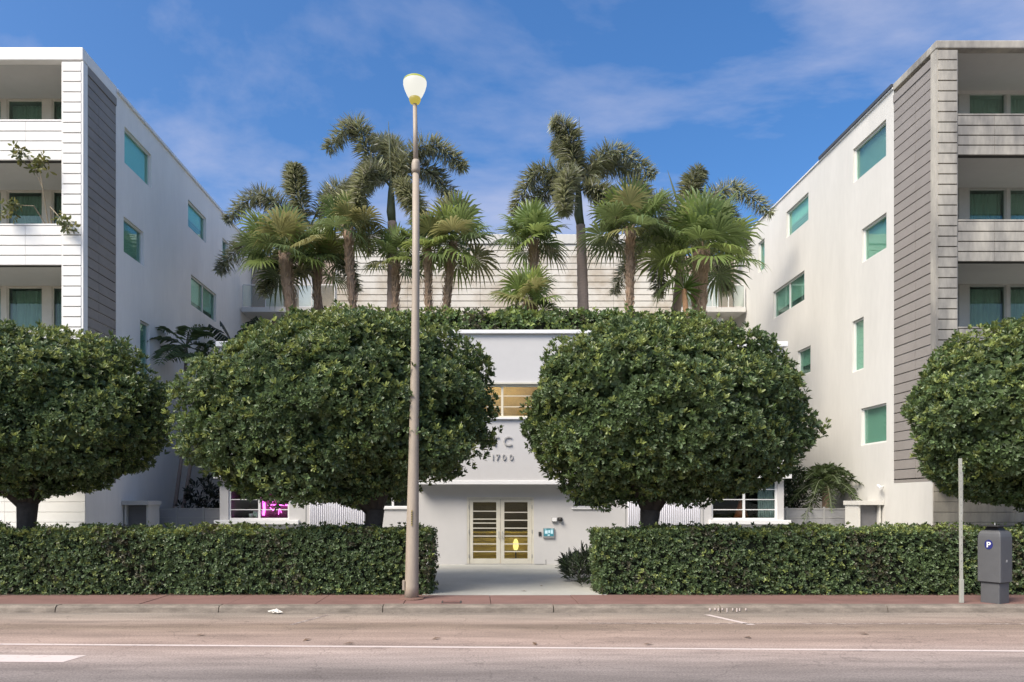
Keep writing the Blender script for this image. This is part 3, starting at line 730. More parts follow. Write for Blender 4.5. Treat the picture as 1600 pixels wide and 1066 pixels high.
# ------------------------------------------------------------------ foliage
def unit(v): return v/np.maximum(np.linalg.norm(v, axis=-1, keepdims=True), 1e-9)
def rosettes(C, A, n, L, W, tones, tilt=(.5, 1.35), jitter=.35):
    """n small folded leaves round every centre C, about the axis A"""
    k = len(C); A = unit(A)
    h = np.where(np.abs(A[:, 2:3]) > .9, np.array([[1., 0, 0]]), np.array([[0., 0, 1.]]))
    U = unit(np.cross(A, h)); V = np.cross(A, U)
    ph = 2*np.pi*(np.arange(n)[None, :]/n) + RNG.uniform(0, 6.28, (k, 1)) + RNG.normal(0, jitter, (k, n))
    th = RNG.uniform(tilt[0], tilt[1], (k, n))
    d = np.cos(th)[..., None]*A[:, None] + np.sin(th)[..., None]*(np.cos(ph)[..., None]*U[:, None] + np.sin(ph)[..., None]*V[:, None])
    d = d.reshape(-1, 3); a = np.repeat(A, n, 0); c = np.repeat(C, n, 0)
    nn = unit(a - d*np.sum(a*d, 1, keepdims=True) + RNG.normal(0, .25, d.shape)); s = unit(np.cross(d, nn))
    Ls = (L*RNG.uniform(.65, 1.2, len(d)))[:, None]; Ws = (W*RNG.uniform(.75, 1.2, len(d)))[:, None]
    b = c + d*Ls*.12
    l = b + d*Ls*.58 + s*Ws*.5 + nn*Ws*.20; r = b + d*Ls*.58 - s*Ws*.5 + nn*Ws*.20
    tl = b + d*Ls*.93 + s*Ws*.24 - nn*Ls*.05; tr = b + d*Ls*.93 - s*Ws*.24 - nn*Ls*.05
    Vv = np.stack([b, r, tr, tl, l], 1).reshape(-1, 3)
    q = np.arange(len(d))[:, None]*5
    F = np.concatenate([q+np.array([[0, 1, 2]]), q+np.array([[0, 2, 3]]), q+np.array([[0, 3, 4]])], 0)
    T = np.repeat(np.clip(np.repeat(tones, n, 0)*RNG.uniform(.72, 1.32, (len(d), 1)), .004, 1), 5, 0)
    return Vv, F, T
def merge(parts):
    V, F, T, k = [], [], [], 0
    for v, f, t in parts:
        V.append(v); F.append(f+k); T.append(t); k += len(v)
    return np.concatenate(V), np.concatenate(F), np.concatenate(T)
def tone_pick(k, base, young, share, rs=.16):
    t = np.tile(np.array(base), (k, 1))*RNG.normal(1, rs, (k, 1))
    y = RNG.uniform(0, 1, k) < share
    t[y] = np.array(young)*RNG.normal(1, rs, (y.sum(), 1))
    return np.clip(t, .004, .6)

G_DARK, G_YOUNG_LIT = (.098, .146, .060), (.21, .255, .075)  # second tone: new growth, also used to paint sunlit tops
def street_tree(cx, cy, zb, zt, rx, ry, trunk, label, seed, nros=6200):
    nros = int(nros*1.75)
    rg = np.random.default_rng(seed)
    rt = thing('street_tree', label, 'tree', (trunk[0], trunk[1], .12), 'clipped round trees behind the hedges')
    cz, rz = (zb+zt)/2, (zt-zb)/2
    bd = unit(rg.normal(0, 1, (150, 3))); ba = rg.uniform(-.12, .10, 150); bs = rg.uniform(18, 90, 150); ba[:14] = rg.uniform(-.085, .075, 14); bs[:14] = rg.uniform(4, 9, 14)
    def lump(D):
        g = np.exp((D@bd.T - 1)*bs[None]); return 1 + (g*ba[None]).sum(1)
    def shell(k, f0, f1):
        D = unit(rg.normal(0, 1, (k, 3)))
        p = np.where(D[:, 2] > 0, 2.5, 2.3)
        e = (np.abs(D)**p[:, None]).sum(1)**(-1/p)
        r = e*lump(D)*rg.uniform(f0, f1, k)
        P = np.stack([cx+D[:, 0]*r*rx, cy+D[:, 1]*r*ry, cz+D[:, 2]*r*rz], 1)
        Nn = unit(np.stack([D[:, 0]/rx, D[:, 1]/ry, D[:, 2]/rz], 1))
        return P, Nn, D
    pr = []
    P, Nn, D = shell(nros, .90, 1.04)
    # tiers of shoots with shadowy gaps between them
    gp = np.sin(P[:, 0]*2.3+seed*1.7+.8*np.sin(P[:, 2]*1.9))*np.sin(P[:, 2]*4.4+seed+1.1*np.sin(P[:, 0]*1.3))*np.cos(P[:, 1]*1.9+seed) + .5*np.sin(P[:, 0]*5.3+P[:, 2]*3.1+seed)*np.sin(P[:, 2]*6.7-P[:, 0]*2.2)
    keep = gp > -.42; P, Nn, D, gp = P[keep], Nn[keep], D[keep], gp[keep]
    P = P + Nn*(np.clip(gp, -.3, .8)*.16)[:, None]
    ax = unit(Nn + rg.normal(0, .35, Nn.shape) + np.array([0, 0, .25]))
    sh = np.clip(.10 + .50*np.clip(D[:, 2], 0, 1), 0, 1)  # yellow-green share grows with height: sunlit crown top put into leaf colour
    cl_ = np.sin(P[:, 0]*2.1+seed)*np.sin(P[:, 2]*2.7+seed*2)*np.sin(P[:, 1]*2.3)      # new growth in patches, on top of the painted sunlit tone
    tn = tone_pick(len(P), G_DARK, G_YOUNG_LIT, .0); y = rg.uniform(0, 1, len(P)) < sh*(1+1.4*cl_)
    tn[y] = np.array(G_YOUNG_LIT)*rg.normal(.9, .22, (y.sum(), 1))
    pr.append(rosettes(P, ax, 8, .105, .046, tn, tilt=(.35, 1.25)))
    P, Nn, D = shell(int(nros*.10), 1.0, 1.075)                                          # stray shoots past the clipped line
    pr.append(rosettes(P, unit(Nn*.7+np.array([0, 0, .8])), 8, .13, .045, tone_pick(len(P), (.085, .13, .04), G_YOUNG_LIT, .35), tilt=(.1, 1.0)))
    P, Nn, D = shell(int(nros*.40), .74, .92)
    pr.append(rosettes(P, Nn, 8, .15, .085, tone_pick(len(P), G_DARK, G_YOUNG_LIT, .03)))
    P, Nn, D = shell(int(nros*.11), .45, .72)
    pr.append(rosettes(P, Nn, 8, .34, .24, tone_pick(len(P), G_DARK, G_YOUNG_LIT, 0)))
    V, F, T = merge(pr)
    npmesh('crown', V, F, M_leaf, rt, T, kind='stuff')
    tx, ty = trunk[0], trunk[1]; fork = max(zb-.22, 1.75)
    mb = MB(); mb.tube([(tx, ty, .1), (tx+.02, ty, .5), (tx-.02, ty, 1.2), (tx+.03, ty, fork)], [.27, .20, .18, .23], 10)
    obj('trunk', mb, M_bark, rt, smooth=True)
    for k in range(8):
        q = 2*math.pi*k/8+.3+rg.uniform(-.2, .2); e = rg.uniform(.45, .7)
        a = Vector((tx+.03, ty, fork-.12)); c = Vector((cx+math.cos(q)*rx*e, cy+math.sin(q)*ry*e, cz+rg.uniform(-.2, .6)*rz))
        m1 = a.lerp(c, .35)+Vector((0, 0, -.02)); m2 = a.lerp(c, .7)+Vector((rg.uniform(-.1, .1), rg.uniform(-.1, .1), .02))
        obj('limb', MB().tube([a, m1, m2, c], [.15, .11, .07, .02], 7), M_bark, rt, smooth=True)
    return rt
street_tree(-3.05, 16.5, 2.2, 6.25, 3.45, 2.05, (-2.36, 16.4), 'broad clipped tree behind the street lamp, left of the doors', 3, 6800)
street_tree(4.38, 16.5, 2.18, 6.15, 3.08, 2.05, (4.05, 16.4), 'broad clipped tree just right of the doors, standing clear of the lamp', 4, 6600)
street_tree(-10.75, 16.5, 2.35, 6.05, 3.3, 2.05, (-10.45, 16.4), 'clipped tree at the left edge with a low forked trunk', 5, 6000)
street_tree(13.6, 16.5, 2.05, 6.2, 3.5, 2.05, (14.0, 16.4), 'bright green clipped tree at the right edge above the pay station', 6, 6200)

def hedge(x0, x1, y0, y1, z0, z1, label, dens, L, seed, base=G_DARK, young=G_YOUNG_LIT, share=.10, rough=.05, group=None, name='hedge', lit_topshare=.7):
    rg = np.random.default_rng(seed)
    rt = thing(name, label, 'hedge', ((x0+x1)/2, (y0+y1)/2, z0), group)
    pr = []
    faces = [((x0, x1), (z0, z1), 'f'), ((x0, x1), (y0, y1), 't'), ((y0, y1), (z0, z1), 'l'), ((y0, y1), (z0, z1), 'r'), ((x0, x1), (z0, z1), 'b')]
    for (ua, ub), (va, vb), nm in faces:
        k = int((ub-ua)*(vb-va)*dens*(.35 if nm == 'b' else 1))
        u = rg.uniform(ua, ub, k); v = rg.uniform(va, vb, k)
        bulge = .05*np.sin(u*2.3+seed)+.04*np.sin(u*5.1+v*4)+.03*np.sin(v*6+u*1.7)
        off = rg.normal(0, rough, k)+bulge-.05
        if nm == 'f': P = np.stack([u, y0-off, v], 1); A = np.array([0, -1, .35])
        if nm == 'b': P = np.stack([u, y1+off, v], 1); A = np.array([0, 1, .35])
        if nm == 't': P = np.stack([u, v, z1+off*.8], 1); A = np.array([0, 0, 1.])
        if nm == 'l': P = np.stack([x0-off, u, v], 1); A = np.array([-1, 0, .35])
        if nm == 'r': P = np.stack([x1+off, u, v], 1); A = np.array([1, 0, .35])
        A = unit(np.tile(A.astype(float), (k, 1))+rg.normal(0, .45, (k, 3)))
        s_ = lit_topshare if nm == 't' else share  # extra yellow-green on the top face paints it as sunlit
        tn = tone_pick(k, base, young, 0)
        pat = .5+.5*np.sin(P[:, 0]*1.1+seed)*np.sin(P[:, 0]*.37+P[:, 2]*1.9)
        yy = rg.uniform(0, 1, k) < s_*(.4+1.2*pat); tn[yy] = np.array(young)*rg.normal(.95, .25, (yy.sum(), 1))
        dry = (rg.uniform(0, 1, k) < .5*np.clip(np.sin(P[:, 0]*.83+seed*2+np.sin(P[:, 2]*2.2))*np.sin(P[:, 0]*2.9+P[:, 2]*1.7), 0, 1)); tn[dry] = np.array((.085, .082, .048))*rg.normal(1, .2, (dry.sum(), 1))
        pr.append(rosettes(P, A, 6, L, L*.55, np.clip(tn, .004, .5)))
    # sprigs that stick out of the clipped top
    k = int((x1-x0)*9); P = np.stack([rg.uniform(x0, x1, k), rg.uniform(y0, y1, k), z1+rg.uniform(0, .11, k)], 1)
    pr.append(rosettes(P, np.tile(np.array([[0, 0, 1.]]), (k, 1)), 7, L*1.3, L*.6, tone_pick(k, base, young, .4), tilt=(.2, 1.1)))
    V, F, T = merge(pr)
    npmesh('foliage', V, F, M_leaf, rt, T, kind='stuff')
    d = .14
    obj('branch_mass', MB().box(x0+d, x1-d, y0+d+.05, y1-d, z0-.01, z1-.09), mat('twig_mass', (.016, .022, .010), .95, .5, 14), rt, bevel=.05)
    return rt
hedge(-17, -1.0, 15.4, 16.75, .12, 1.52, 'long clipped hedge left of the entrance path, behind the lamp post', 340, .064, 21, group='clipped hedges along the pavement')
hedge(2.76, 17, 15.4, 16.75, .12, 1.52, 'long clipped hedge right of the entrance path, behind the pay station', 340, .064, 22, group='clipped hedges along the pavement')
hedge(-6.3, 7.7, 23.35, 24.7, 7.1, 8.42, 'loose flowering hedge along the lobby roof, under the palms', 90, .13, 23, base=(.10, .155, .055), young=(.2, .26, .07), share=.30, rough=.12, lit_topshare=.6)
# border plants beside the path, at the head of the right hedge
def clump(cx, cy, z0, rx, ry, h, n, L, W, label, base, young, share=.15, name='border_plant', cat='plant', tilt=(.2, 1.2), per=7, seed=1, group=None):
    rg = np.random.default_rng(seed); rt = thing(name, label, cat, (cx, cy, z0), group)
    q = rg.uniform(0, 6.28, n); rr = np.sqrt(rg.uniform(0, 1, n)); f = rg.uniform(.05, 1, n)
    P = np.stack([cx+np.cos(q)*rr*rx, cy+np.sin(q)*rr*ry, z0+h*f*(1-.35*rr**2)], 1)
    A = unit(np.stack([np.cos(q)*rr*.7, np.sin(q)*rr*.7, np.full(n, .8)], 1)+rg.normal(0, .25, (n, 3)))
    V, F, T = rosettes(P, A, per, L, W, tone_pick(n, base, young, share), tilt=tilt)
    npmesh('foliage', V, F, M_leaf, rt, T, kind='stuff')
    mb = MB()
    for k in range(min(10, n)):
        mb.tube([(cx+rg.uniform(-.2, .2)*rx, cy+rg.uniform(-.2, .2)*ry, z0-.01), tuple(P[k])], [.02, .006], 5)
    obj('stems', mb, M_bark, rt)
    return rt
clump(2.72, 17.9, .12, .45, 1.1, .75, 90, .28, .035, 'dark strappy border plants at the path edge, left of the right hedge', (.022, .035, .016), (.05, .08, .03), seed=4)
clump(3.0, 19.9, .12, .35, .9, .6, 60, .26, .035, 'low dark border plants further up the path near the doors', (.022, .035, .016), (.05, .08, .03), seed=5)
clump(-9.3, 24.4, .12, .9, .5, 3.0, 260, .26, .06, 'dark leafy shrub behind the fence left of the lobby', (.020, .028, .016), (.06, .05, .03), .12, name='shrub', cat='shrub', seed=6)
clump(10.7, 24.6, .12, .8, .5, 4.3, 420, .28, .05, 'tall dark shrub behind the fence right of the lobby', (.026, .042, .02), (.05, .08, .03), .12, name='shrub', cat='shrub', seed=7)
clump(11.25, 24.9, .12, .28, .3, 6.0, 240, .20, .022, 'slim bamboo shooting up between the right tree and the side wall', (.045, .07, .026), (.08, .12, .04), .2, name='bamboo', cat='bamboo', seed=8, tilt=(.6, 1.6))

# ------------------------------------------------------------------ palms
def plume(parent, pts, rad, seed, base=(.27, .29, .165), nst=96, per=10, wl=.052):
    """one foxtail frond: an arching midrib with leaflets all round it"""
    rg = np.random.default_rng(seed)
    P = np.array(pts, float)
    tt = np.linspace(0, 1, 40); 
    def bez(t):   # Catmull-Rom through the points
        n = len(P)-1; x = np.clip(t*n, 0, n-1e-6); i = x.astype(int); f = (x-i)[:, None]
        p0 = P[np.maximum(i-1, 0)]; p1 = P[i]; p2 = P[i+1]; p3 = P[np.minimum(i+2, n)]
        return .5*((2*p1)+(-p0+p2)*f+(2*p0-5*p1+4*p2-p3)*f**2+(-p0+3*p1-3*p2+p3)*f**3)
    rib = bez(tt)
    fr = MB().tube([tuple(p) for p in rib], list(np.linspace(.045, .008, 40)), 5)
    t = np.repeat(np.linspace(.14, 1, nst), per)+rg.normal(0, .006, nst*per); t = np.clip(t, .1, 1)
    C = bez(t); Tn = unit(bez(np.clip(t+.01, 0, 1))-bez(np.clip(t-.01, 0, 1)))
    k = len(C); q = rg.uniform(0, 6.28, k)
    h = np.tile(np.array([[.1, .9, .3]]), (k, 1)); U = unit(np.cross(Tn, h)); Vv = np.cross(Tn, U)
    rd = np.cos(q)[:, None]*U+np.sin(q)[:, None]*Vv
    an = np.radians(rg.uniform(55, 92, k))[:, None]
    d = unit(Tn*np.cos(an)+rd*np.sin(an)-np.array([[0, 0, .10]]))
    prof = np.interp(t, [.1, .25, .5, .85, 1], [.45, .9, 1.0, .8, .5])
    L = (rad*prof*rg.uniform(.75, 1.15, k))[:, None]
    s = unit(np.cross(d, rd+.001)); nn = np.cross(s, d)
    b = C; m1 = C+d*L*.5; tip = C+d*L-np.array([[0, 0, 1]])*L*.10
    V = np.stack([b, m1-s*wl*.5, tip, m1+s*wl*.5], 1).reshape(-1, 3)
    qd = np.arange(k)[:, None]*4; F = np.concatenate([qd+np.array([[0, 1, 2]]), qd+np.array([[0, 2, 3]])], 0)
    tn = np.array(base)*rg.normal(1, .25, (k, 1)); gl_ = rg.uniform(0, 1, k) < .16; tn[gl_] = np.array((.42, .42, .34))*rg.normal(1, .2, (gl_.sum(), 1))  # random pale leaflets paint glints into the frond
    tn = np.clip(tn, .01, .6); T = np.repeat(tn, 4, 0)
    f = npmesh('frond', V, F, M_fox, parent, T)
    obj('midrib', fr, M_shaft, f, smooth=True)
    return f

def px(pxx, py, Y): return ((pxx-742)*Y/1100, Y, 2.13+(786-py)*Y/1100)
def foxtail(Y, trunk, top, fronds, label, rad=.64, spear=None, r0=.25, r1=.15, base_z=7.1, seed=0, base=(.27, .29, .165)):
    bx, by, _ = px(trunk[0], 500, Y); tx, ty, tz = px(*top, Y)
    rt = thing('foxtail_palm', label, 'palm tree', (bx, by, base_z), 'foxtail palms on the lobby roof')
    zs = np.linspace(base_z, tz-1.5, 26); pts = []; rr = []
    for i, z in enumerate(zs):
        f = (z-base_z)/(tz-base_z)
        pts.append((bx+(tx-bx)*f+.05*math.sin(f*3), Y, z)); rr.append((r0+(r1-r0)*f)*(1.03 if i % 2 else .97))
    obj('trunk', MB().tube(pts, rr, 12), M_palmgrey, rt, smooth=True)
    p0 = pts[-1]
    obj('crownshaft', MB().tube([p0, (tx, Y, tz-1.1), (tx, Y, tz-.4), (tx, Y, tz+.1)], [r1*1.0, r1*1.15, r1*.8, r1*.4], 12), M_shaft, rt, smooth=True)
    for k, fr in enumerate(fronds):
        dy = fr[0]; P = [(tx, Y, tz-.2)]
        n = len(fr)-1
        for i, (a, b) in enumerate(fr[1:]):
            yy = Y+dy*((i+1)/n)**.9; X, _, Z = px(a, b, Y); P.append((X, yy, Z))
        plume(rt, P, rad, seed*50+k, base)
    if spear: 
        a = px(*spear, Y); obj('spear_leaf', MB().tube([(tx, Y, tz), (tx*.4+a[0]*.6, Y, tz*.4+a[2]*.6), a], [.06, .04, .006], 6), M_shaft, rt)
    return rt
foxtail(26.5, (612, 490), (611, 285), [(-.3, (575, 240), (556, 198), (515, 240)), (-.5, (640, 245), (682, 236), (724, 272)), (.6, (650, 258), (690, 280), (733, 345)), (-1.2, (588, 275), (572, 300), (566, 345)),
    (.8, (585, 262), (550, 285), (500, 300)), (.9, (618, 240), (606, 215), (580, 200)), (-1.0, (632, 300), (650, 330), (662, 372)), (1.3, (600, 250), (560, 262), (525, 330))], 'tallest foxtail palm, directly behind the street lamp pole', spear=(607, 190), seed=1)
foxtail(27.5, (508, 490), (482, 350), [(-.2, (468, 310), (462, 280), (463, 262)), (-.5, (440, 325), (405, 312), (362, 352)), (.4, (510, 305), (535, 290), (562, 300)), (.7, (520, 325), (545, 340), (575, 385)),
    (-.9, (440, 360), (395, 385), (355, 435)), (-1, (470, 385), (440, 420), (425, 470)), (-.6, (505, 365), (535, 400), (560, 460)), (1.0, (455, 330), (415, 350), (380, 400))], 'foxtail palm nearest the left apartment block', spear=None, r0=.2, r1=.13, seed=2)
foxtail(26.5, (912, 490), (904, 290), [(-.4, (893, 240), (883, 208), (862, 200)), (-.3, (930, 258), (962, 240), (1018, 280)), (.3, (870, 268), (835, 270), (803, 328)), (-1.2, (888, 285), (878, 315), (876, 350)),
    (.8, (940, 255), (985, 255), (1018, 290)), (1.1, (880, 275), (845, 300), (830, 345)), (.9, (900, 250), (890, 225), (872, 205)), (-.8, (925, 300), (948, 325), (955, 365))], 'foxtail palm right of the lamp with a bare upright spear leaf', spear=(905, 182), seed=3)
foxtail(28.0, (1045, 490), (1068, 345), [(-.3, (1076, 310), (1080, 285), (1092, 270)), (-.5, (1100, 318), (1145, 302), (1196, 342)), (.5, (1040, 315), (1015, 310), (1000, 330)), (.8, (1110, 325), (1150, 335), (1180, 385)),
    (-.9, (1050, 370), (1025, 410), (1020, 470)), (.6, (1035, 345), (1000, 375), (965, 450)), (-.5, (1090, 380), (1120, 420), (1130, 460)), (1, (1050, 350), (1020, 360), (985, 410))], 'foxtail palm nearest the right apartment block, half hidden by fan palms', spear=(1043, 266), seed=4, r0=.22, r1=.14)

def fan_leaf(parent, p0, d, petl, Rr, droop, seed, tone):
    rg = np.random.default_rng(seed); d = Vector(d).normalized(); p0 = Vector(p0)
    pe = p0+d*petl+Vector((0, 0, -.12*petl))
    s = d.cross(Vector((0, 0, 1)))
    if s.length < .1: s = Vector((1, 0, 0))
    s.normalize(); n = s.cross(d).normalized()
    s = (s*math.cos(rg.uniform(-.5, .5))+n*math.sin(rg.uniform(-.5, .5))).normalized(); n = s.cross(d).normalized()
    V, F = [], []; K = 26; T = []
    for k in range(K):
        q = R(-140+280*k/(K-1))+rg.normal(0, .03); L = Rr*(1-.18*abs(q)/2.4)*rg.uniform(.88, 1.08)
        dr = (d*math.cos(q)+s*math.sin(q)); sd = (-d*math.sin(q)+s*math.cos(q)); wv = L*.046
        lift = n*(.10*L)
        a = pe; m = pe+dr*L*.5+lift*.8; e2 = pe+dr*L*.8+lift*.6-Vector((0, 0, 1))*droop*L*.08; tp = pe+dr*L*1.02+lift*.2-Vector((0, 0, 1))*droop*L*rg.uniform(.12, .42)
        b0 = len(V)
        V += [a, m-sd*wv, m+sd*wv, m+n*wv*.5, e2-sd*wv*.7, e2+sd*wv*.7, tp]
        F += [(b0, b0+1, b0+3), (b0, b0+3, b0+2), (b0+1, b0+4, b0+3), (b0+3, b0+4, b0+5), (b0+3, b0+5, b0+2), (b0+4, b0+6, b0+5)]
        t = np.array(tone)*rg.normal(1, .13); T += [t]*7
    f = npmesh('frond', np.array([tuple(v) for v in V]), np.array(F), M_palm, parent, np.clip(np.array(T), .01, .5))
    obj('petiole', MB().tube([p0, p0.lerp(pe, .5)+Vector((0, 0, .03)), pe], [.018, .013, .010], 5), mat('petiole_green', (.16, .19, .06), .6), f)
    return f
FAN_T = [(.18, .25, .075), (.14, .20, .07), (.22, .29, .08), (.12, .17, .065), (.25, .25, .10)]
def fan_palm(Y, base, crown, n, Rr, label, seed, base_z=7.1, r=.14, extra=(), skirt=True, petl=.68, bright=1.0):
    rg = np.random.default_rng(seed); bx, _, _ = px(base, 500, Y); tx, _, tz = px(*crown, Y); tz -= .1
    rt = thing('fan_palm', label, 'palm tree', (bx, Y, base_z), 'fan palms on the lobby roof')
    pts = [(bx+(tx-bx)*f+.04*math.sin(f*5+seed), Y+.03*math.sin(f*4), base_z+(tz-base_z)*f) for f in np.linspace(0, 1, 14)]
    tr = obj('trunk', MB().tube(pts, [r*(1.0+.25*(i/13)**2) for i in range(14)], 10), M_palmbark, rt, smooth=True)
    bt = MB()                                                   # old leaf bases, criss-crossed round the trunk
    nb = int((tz-base_z)*60)
    for k in range(nb):
        f = rg.uniform(.0, 1); i = min(int(f*13), 12); c = Vector(pts[i]).lerp(Vector(pts[i+1]), f*13-i)
        q = rg.uniform(0, 6.28); o = Vector((math.cos(q), math.sin(q), 0)); rr = r*(1+.25*f*f)
        sdv = Vector((-o.y, o.x, 0)); ln = rg.uniform(.14, .3); lean = rg.choice([-.5, .5])
        a = c+o*rr*.96; t = c+o*(rr+rg.uniform(.03, .09))+Vector((0, 0, ln))+sdv*lean*ln*.6
        bt.add([a-sdv*.035, a+sdv*.035, t+sdv*.012, t-sdv*.012, c+o*(rr+.045)+Vector((0, 0, ln*.4))+sdv*lean*ln*.25], [(0, 1, 4), (1, 2, 4), (2, 3, 4), (3, 0, 4)])
    obj('leaf_bases', bt, mat('leaf_base_fibre', (.46, .33, .23), .9, .35, 9, .3, 60), tr, kind='stuff')
    ga = 2.39996
    for k in range(n):
        f = k/(n-1); el = R(82-112*f+rg.uniform(-10, 10)); q = k*ga+seed
        d = (math.cos(q)*math.cos(el), math.sin(q)*math.cos(el), math.sin(el))
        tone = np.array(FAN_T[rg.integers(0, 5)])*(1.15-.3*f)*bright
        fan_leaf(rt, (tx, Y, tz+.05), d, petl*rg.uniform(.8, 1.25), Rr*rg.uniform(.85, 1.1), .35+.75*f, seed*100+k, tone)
    return rt
fan_palm(25.6, 460, (446, 394), 23, 1.05, 'fan palm with a thick shaggy trunk, leftmost on the roof', 31, r=.17, petl=.95)
fan_palm(25.8, 556, (545, 356), 17, .86, 'slim leaning fan palm between two foxtail trunks, left of the lamp', 32, r=.12)
fan_palm(25.6, 675, (668, 385), 13, .78, 'shorter of the paired fan palm trunks just right of the lamp', 33, r=.11)
fan_palm(25.8, 692, (706, 376), 24, 1.08, 'bushier of the paired fan palms just right of the lamp', 34, r=.12, petl=.9)
fan_palm(25.5, 839, (831, 372), 18, 1.0, 'fan palm in the middle above the doors, with a pale fibrous trunk', 35, r=.13, petl=.62)
fan_palm(25.0, 826, (824, 468), 16, .92, 'low trunkless fan palm sitting in the roof hedge', 36, r=.12, petl=.6)
fan_palm(25.6, 980, (986, 355), 26, 1.08, 'fan palm with a slim pale trunk right of the tall foxtail', 37, r=.13, petl=.95)
fan_palm(25.4, 1086, (1098, 388), 30, 1.2, 'largest fan palm with a broad crown and massive shaggy trunk', 38, r=.23, petl=1.2, bright=1.1)
fan_palm(26.6, 488, (500, 408), 15, .85, 'dark slim fan palm behind the shaggy leftmost fan palm', 39, r=.09, bright=.8)
fan_palm(26.1, 622, (618, 405), 13, .85, 'fan palm with its crown against the tallest foxtail trunk', 40, r=.10, bright=.85)
def spiky(Y, base, crown, label, seed, base_z=7.1):
    rg = np.random.default_rng(seed); bx, _, _ = px(base, 500, Y); tx, _, tz = px(*crown, Y)
    rt = thing('yucca', label, 'plant', (bx, Y, base_z))
    obj('trunk', MB().tube([(bx, Y, base_z), ((bx+tx)/2, Y, (base_z+tz)/2), (tx, Y, tz)], [.11, .1, .09], 8), mat('orange_bark', (.38, .22, .12), .9, .3, 8), rt, smooth=True)
    k = 60; q = rg.uniform(0, 6.28, k); el = rg.uniform(-1.0, 1.5, k)
    D = np.stack([np.cos(q)*np.cos(el), np.sin(q)*np.cos(el), np.sin(el)], 1); S = unit(np.cross(D, [[.1, .2, 1]])); L = rg.uniform(.6, .95, (k, 1))
    C = np.tile(np.array([[tx, Y, tz]]), (k, 1)); m_ = C+D*L*.5; t_ = C+D*L-np.array([[0, 0, .12]])
    V = np.stack([C, m_-S*.022, t_, m_+S*.022], 1).reshape(-1, 3); qd = np.arange(k)[:, None]*4
    F = np.concatenate([qd+np.array([[0, 1, 2]]), qd+np.array([[0, 2, 3]])], 0)
    npmesh('leaves', V, F, M_palm, rt, np.repeat(np.array([[.11, .19, .04]])*rg.normal(1, .2, (k, 1)), 4, 0), kind='stuff')
spiky(25.0, 1078, (1069, 452), 'bright spiky yucca on an orange stem at the foot of the broadest fan palm', 9)

def pinnate(parent, p0, d, L, seed, tone, arch=.55, ll=.42, n=44, wl=.045, side=.75, jit=.08):
    """feather frond with two flat rows of leaflets"""
    rg = np.random.default_rng(seed); d = Vector(d).normalized(); p0 = Vector(p0)
    h = Vector((d.x, d.y, 0)); h = h.normalized() if h.length > .05 else Vector((1, 0, 0)); s = Vector((-h.y, h.x, 0))
    pts = [p0+d*L*t+Vector((0, 0, -arch*L*t**2.1)) for t in np.linspace(0, 1, 14)]
    V, F, T = [], [], []
    for k in range(n):
        t = .14+.86*k/(n-1); x = t*13; i = min(int(x), 12); c = pts[i].lerp(pts[i+1], x-i); tn = (pts[i+1]-pts[i]).normalized()
        for sg in (-1, 1):
            lf = ll*math.sin(math.pi*min(1, .15+t*.85))**.6*rg.uniform(.85, 1.1)
            dd = (tn*.62+s*sg*side+Vector((0, 0, .15))+Vector(rg.normal(0, jit, 3))).normalized(); w_ = tn.cross(dd).cross(dd).normalized()
            m_ = c+dd*lf*.5; tp = c+dd*lf-Vector((0, 0, lf*.28)); b = len(V)
            V += [c, m_-w_*wl*.5, tp, m_+w_*wl*.5]; F += [(b, b+1, b+2), (b, b+2, b+3)]; T += [np.array(tone)*rg.normal(1, .15)]*4
    for i in range(13):                                      # flat rib that carries the leaflets
        b = len(V); V += [pts[i]-s*.014, pts[i]+s*.014, pts[i+1]+s*.012, pts[i+1]-s*.012]; F += [(b, b+1, b+2), (b, b+2, b+3)]; T += [np.array(tone)*1.3]*4
    f = npmesh('frond', np.array([tuple(v) for v in V]), np.array(F), M_palm, parent, np.clip(np.array(T), .008, .5))
    obj('midrib', MB().tube(pts, list(np.linspace(.025, .005, 14)), 5), M_shaft, f)
    return f
# slim twin-stem palm beside the left block
tp = thing('christmas_palm', 'slim twin stemmed feather palm against the left side wall', 'palm tree', (-10.3, 25.0, .12))
for k, (bx, tx, tz) in enumerate(((-10.75, -10.25, 7.7), (-10.45, -9.8, 7.0))):
    obj('trunk', MB().tube([(bx, 25.0, .12), (bx+.1, 25.0, 2.0), ((bx+tx)/2+.12, 25, 4), (tx, 25.0, tz)], [.10, .075, .06, .055], 8), M_palmgrey, tp, smooth=True)
    for j in range(9 if k == 0 else 6):
        q = j*2.4+k+.4; el = R(62-9*j)
        pinnate(tp, (tx, 25.0, tz), (math.cos(q)*math.cos(el), math.sin(q)*math.cos(el)*.6-.15, math.sin(el)), 1.8, 700+j+k*20, (.09, .135, .05), arch=.55, ll=.62, n=15, wl=.055, side=1.15)
# pygmy date palm by the right block
dp = thing('date_palm', 'feathery small date palm in front of the right side wall', 'palm tree', (12.1, 24.3, .12))
obj('trunk', MB().tube([(12.1, 24.3, .12), (12.1, 24.3, 1.2), (12.12, 24.3, 2.75)], [.13, .11, .12], 9), M_palmbark, dp, smooth=True)
for j in range(34):
    q = j*2.4; el = R(84-2.9*j)
    pinnate(dp, (12.1, 24.3, 2.8), (math.cos(q)*math.cos(el), math.sin(q)*math.cos(el), math.sin(el)), 1.6, 800+j, (.10, .145, .055), arch=.68, ll=.34, n=34, wl=.012, side=.95, jit=.35)
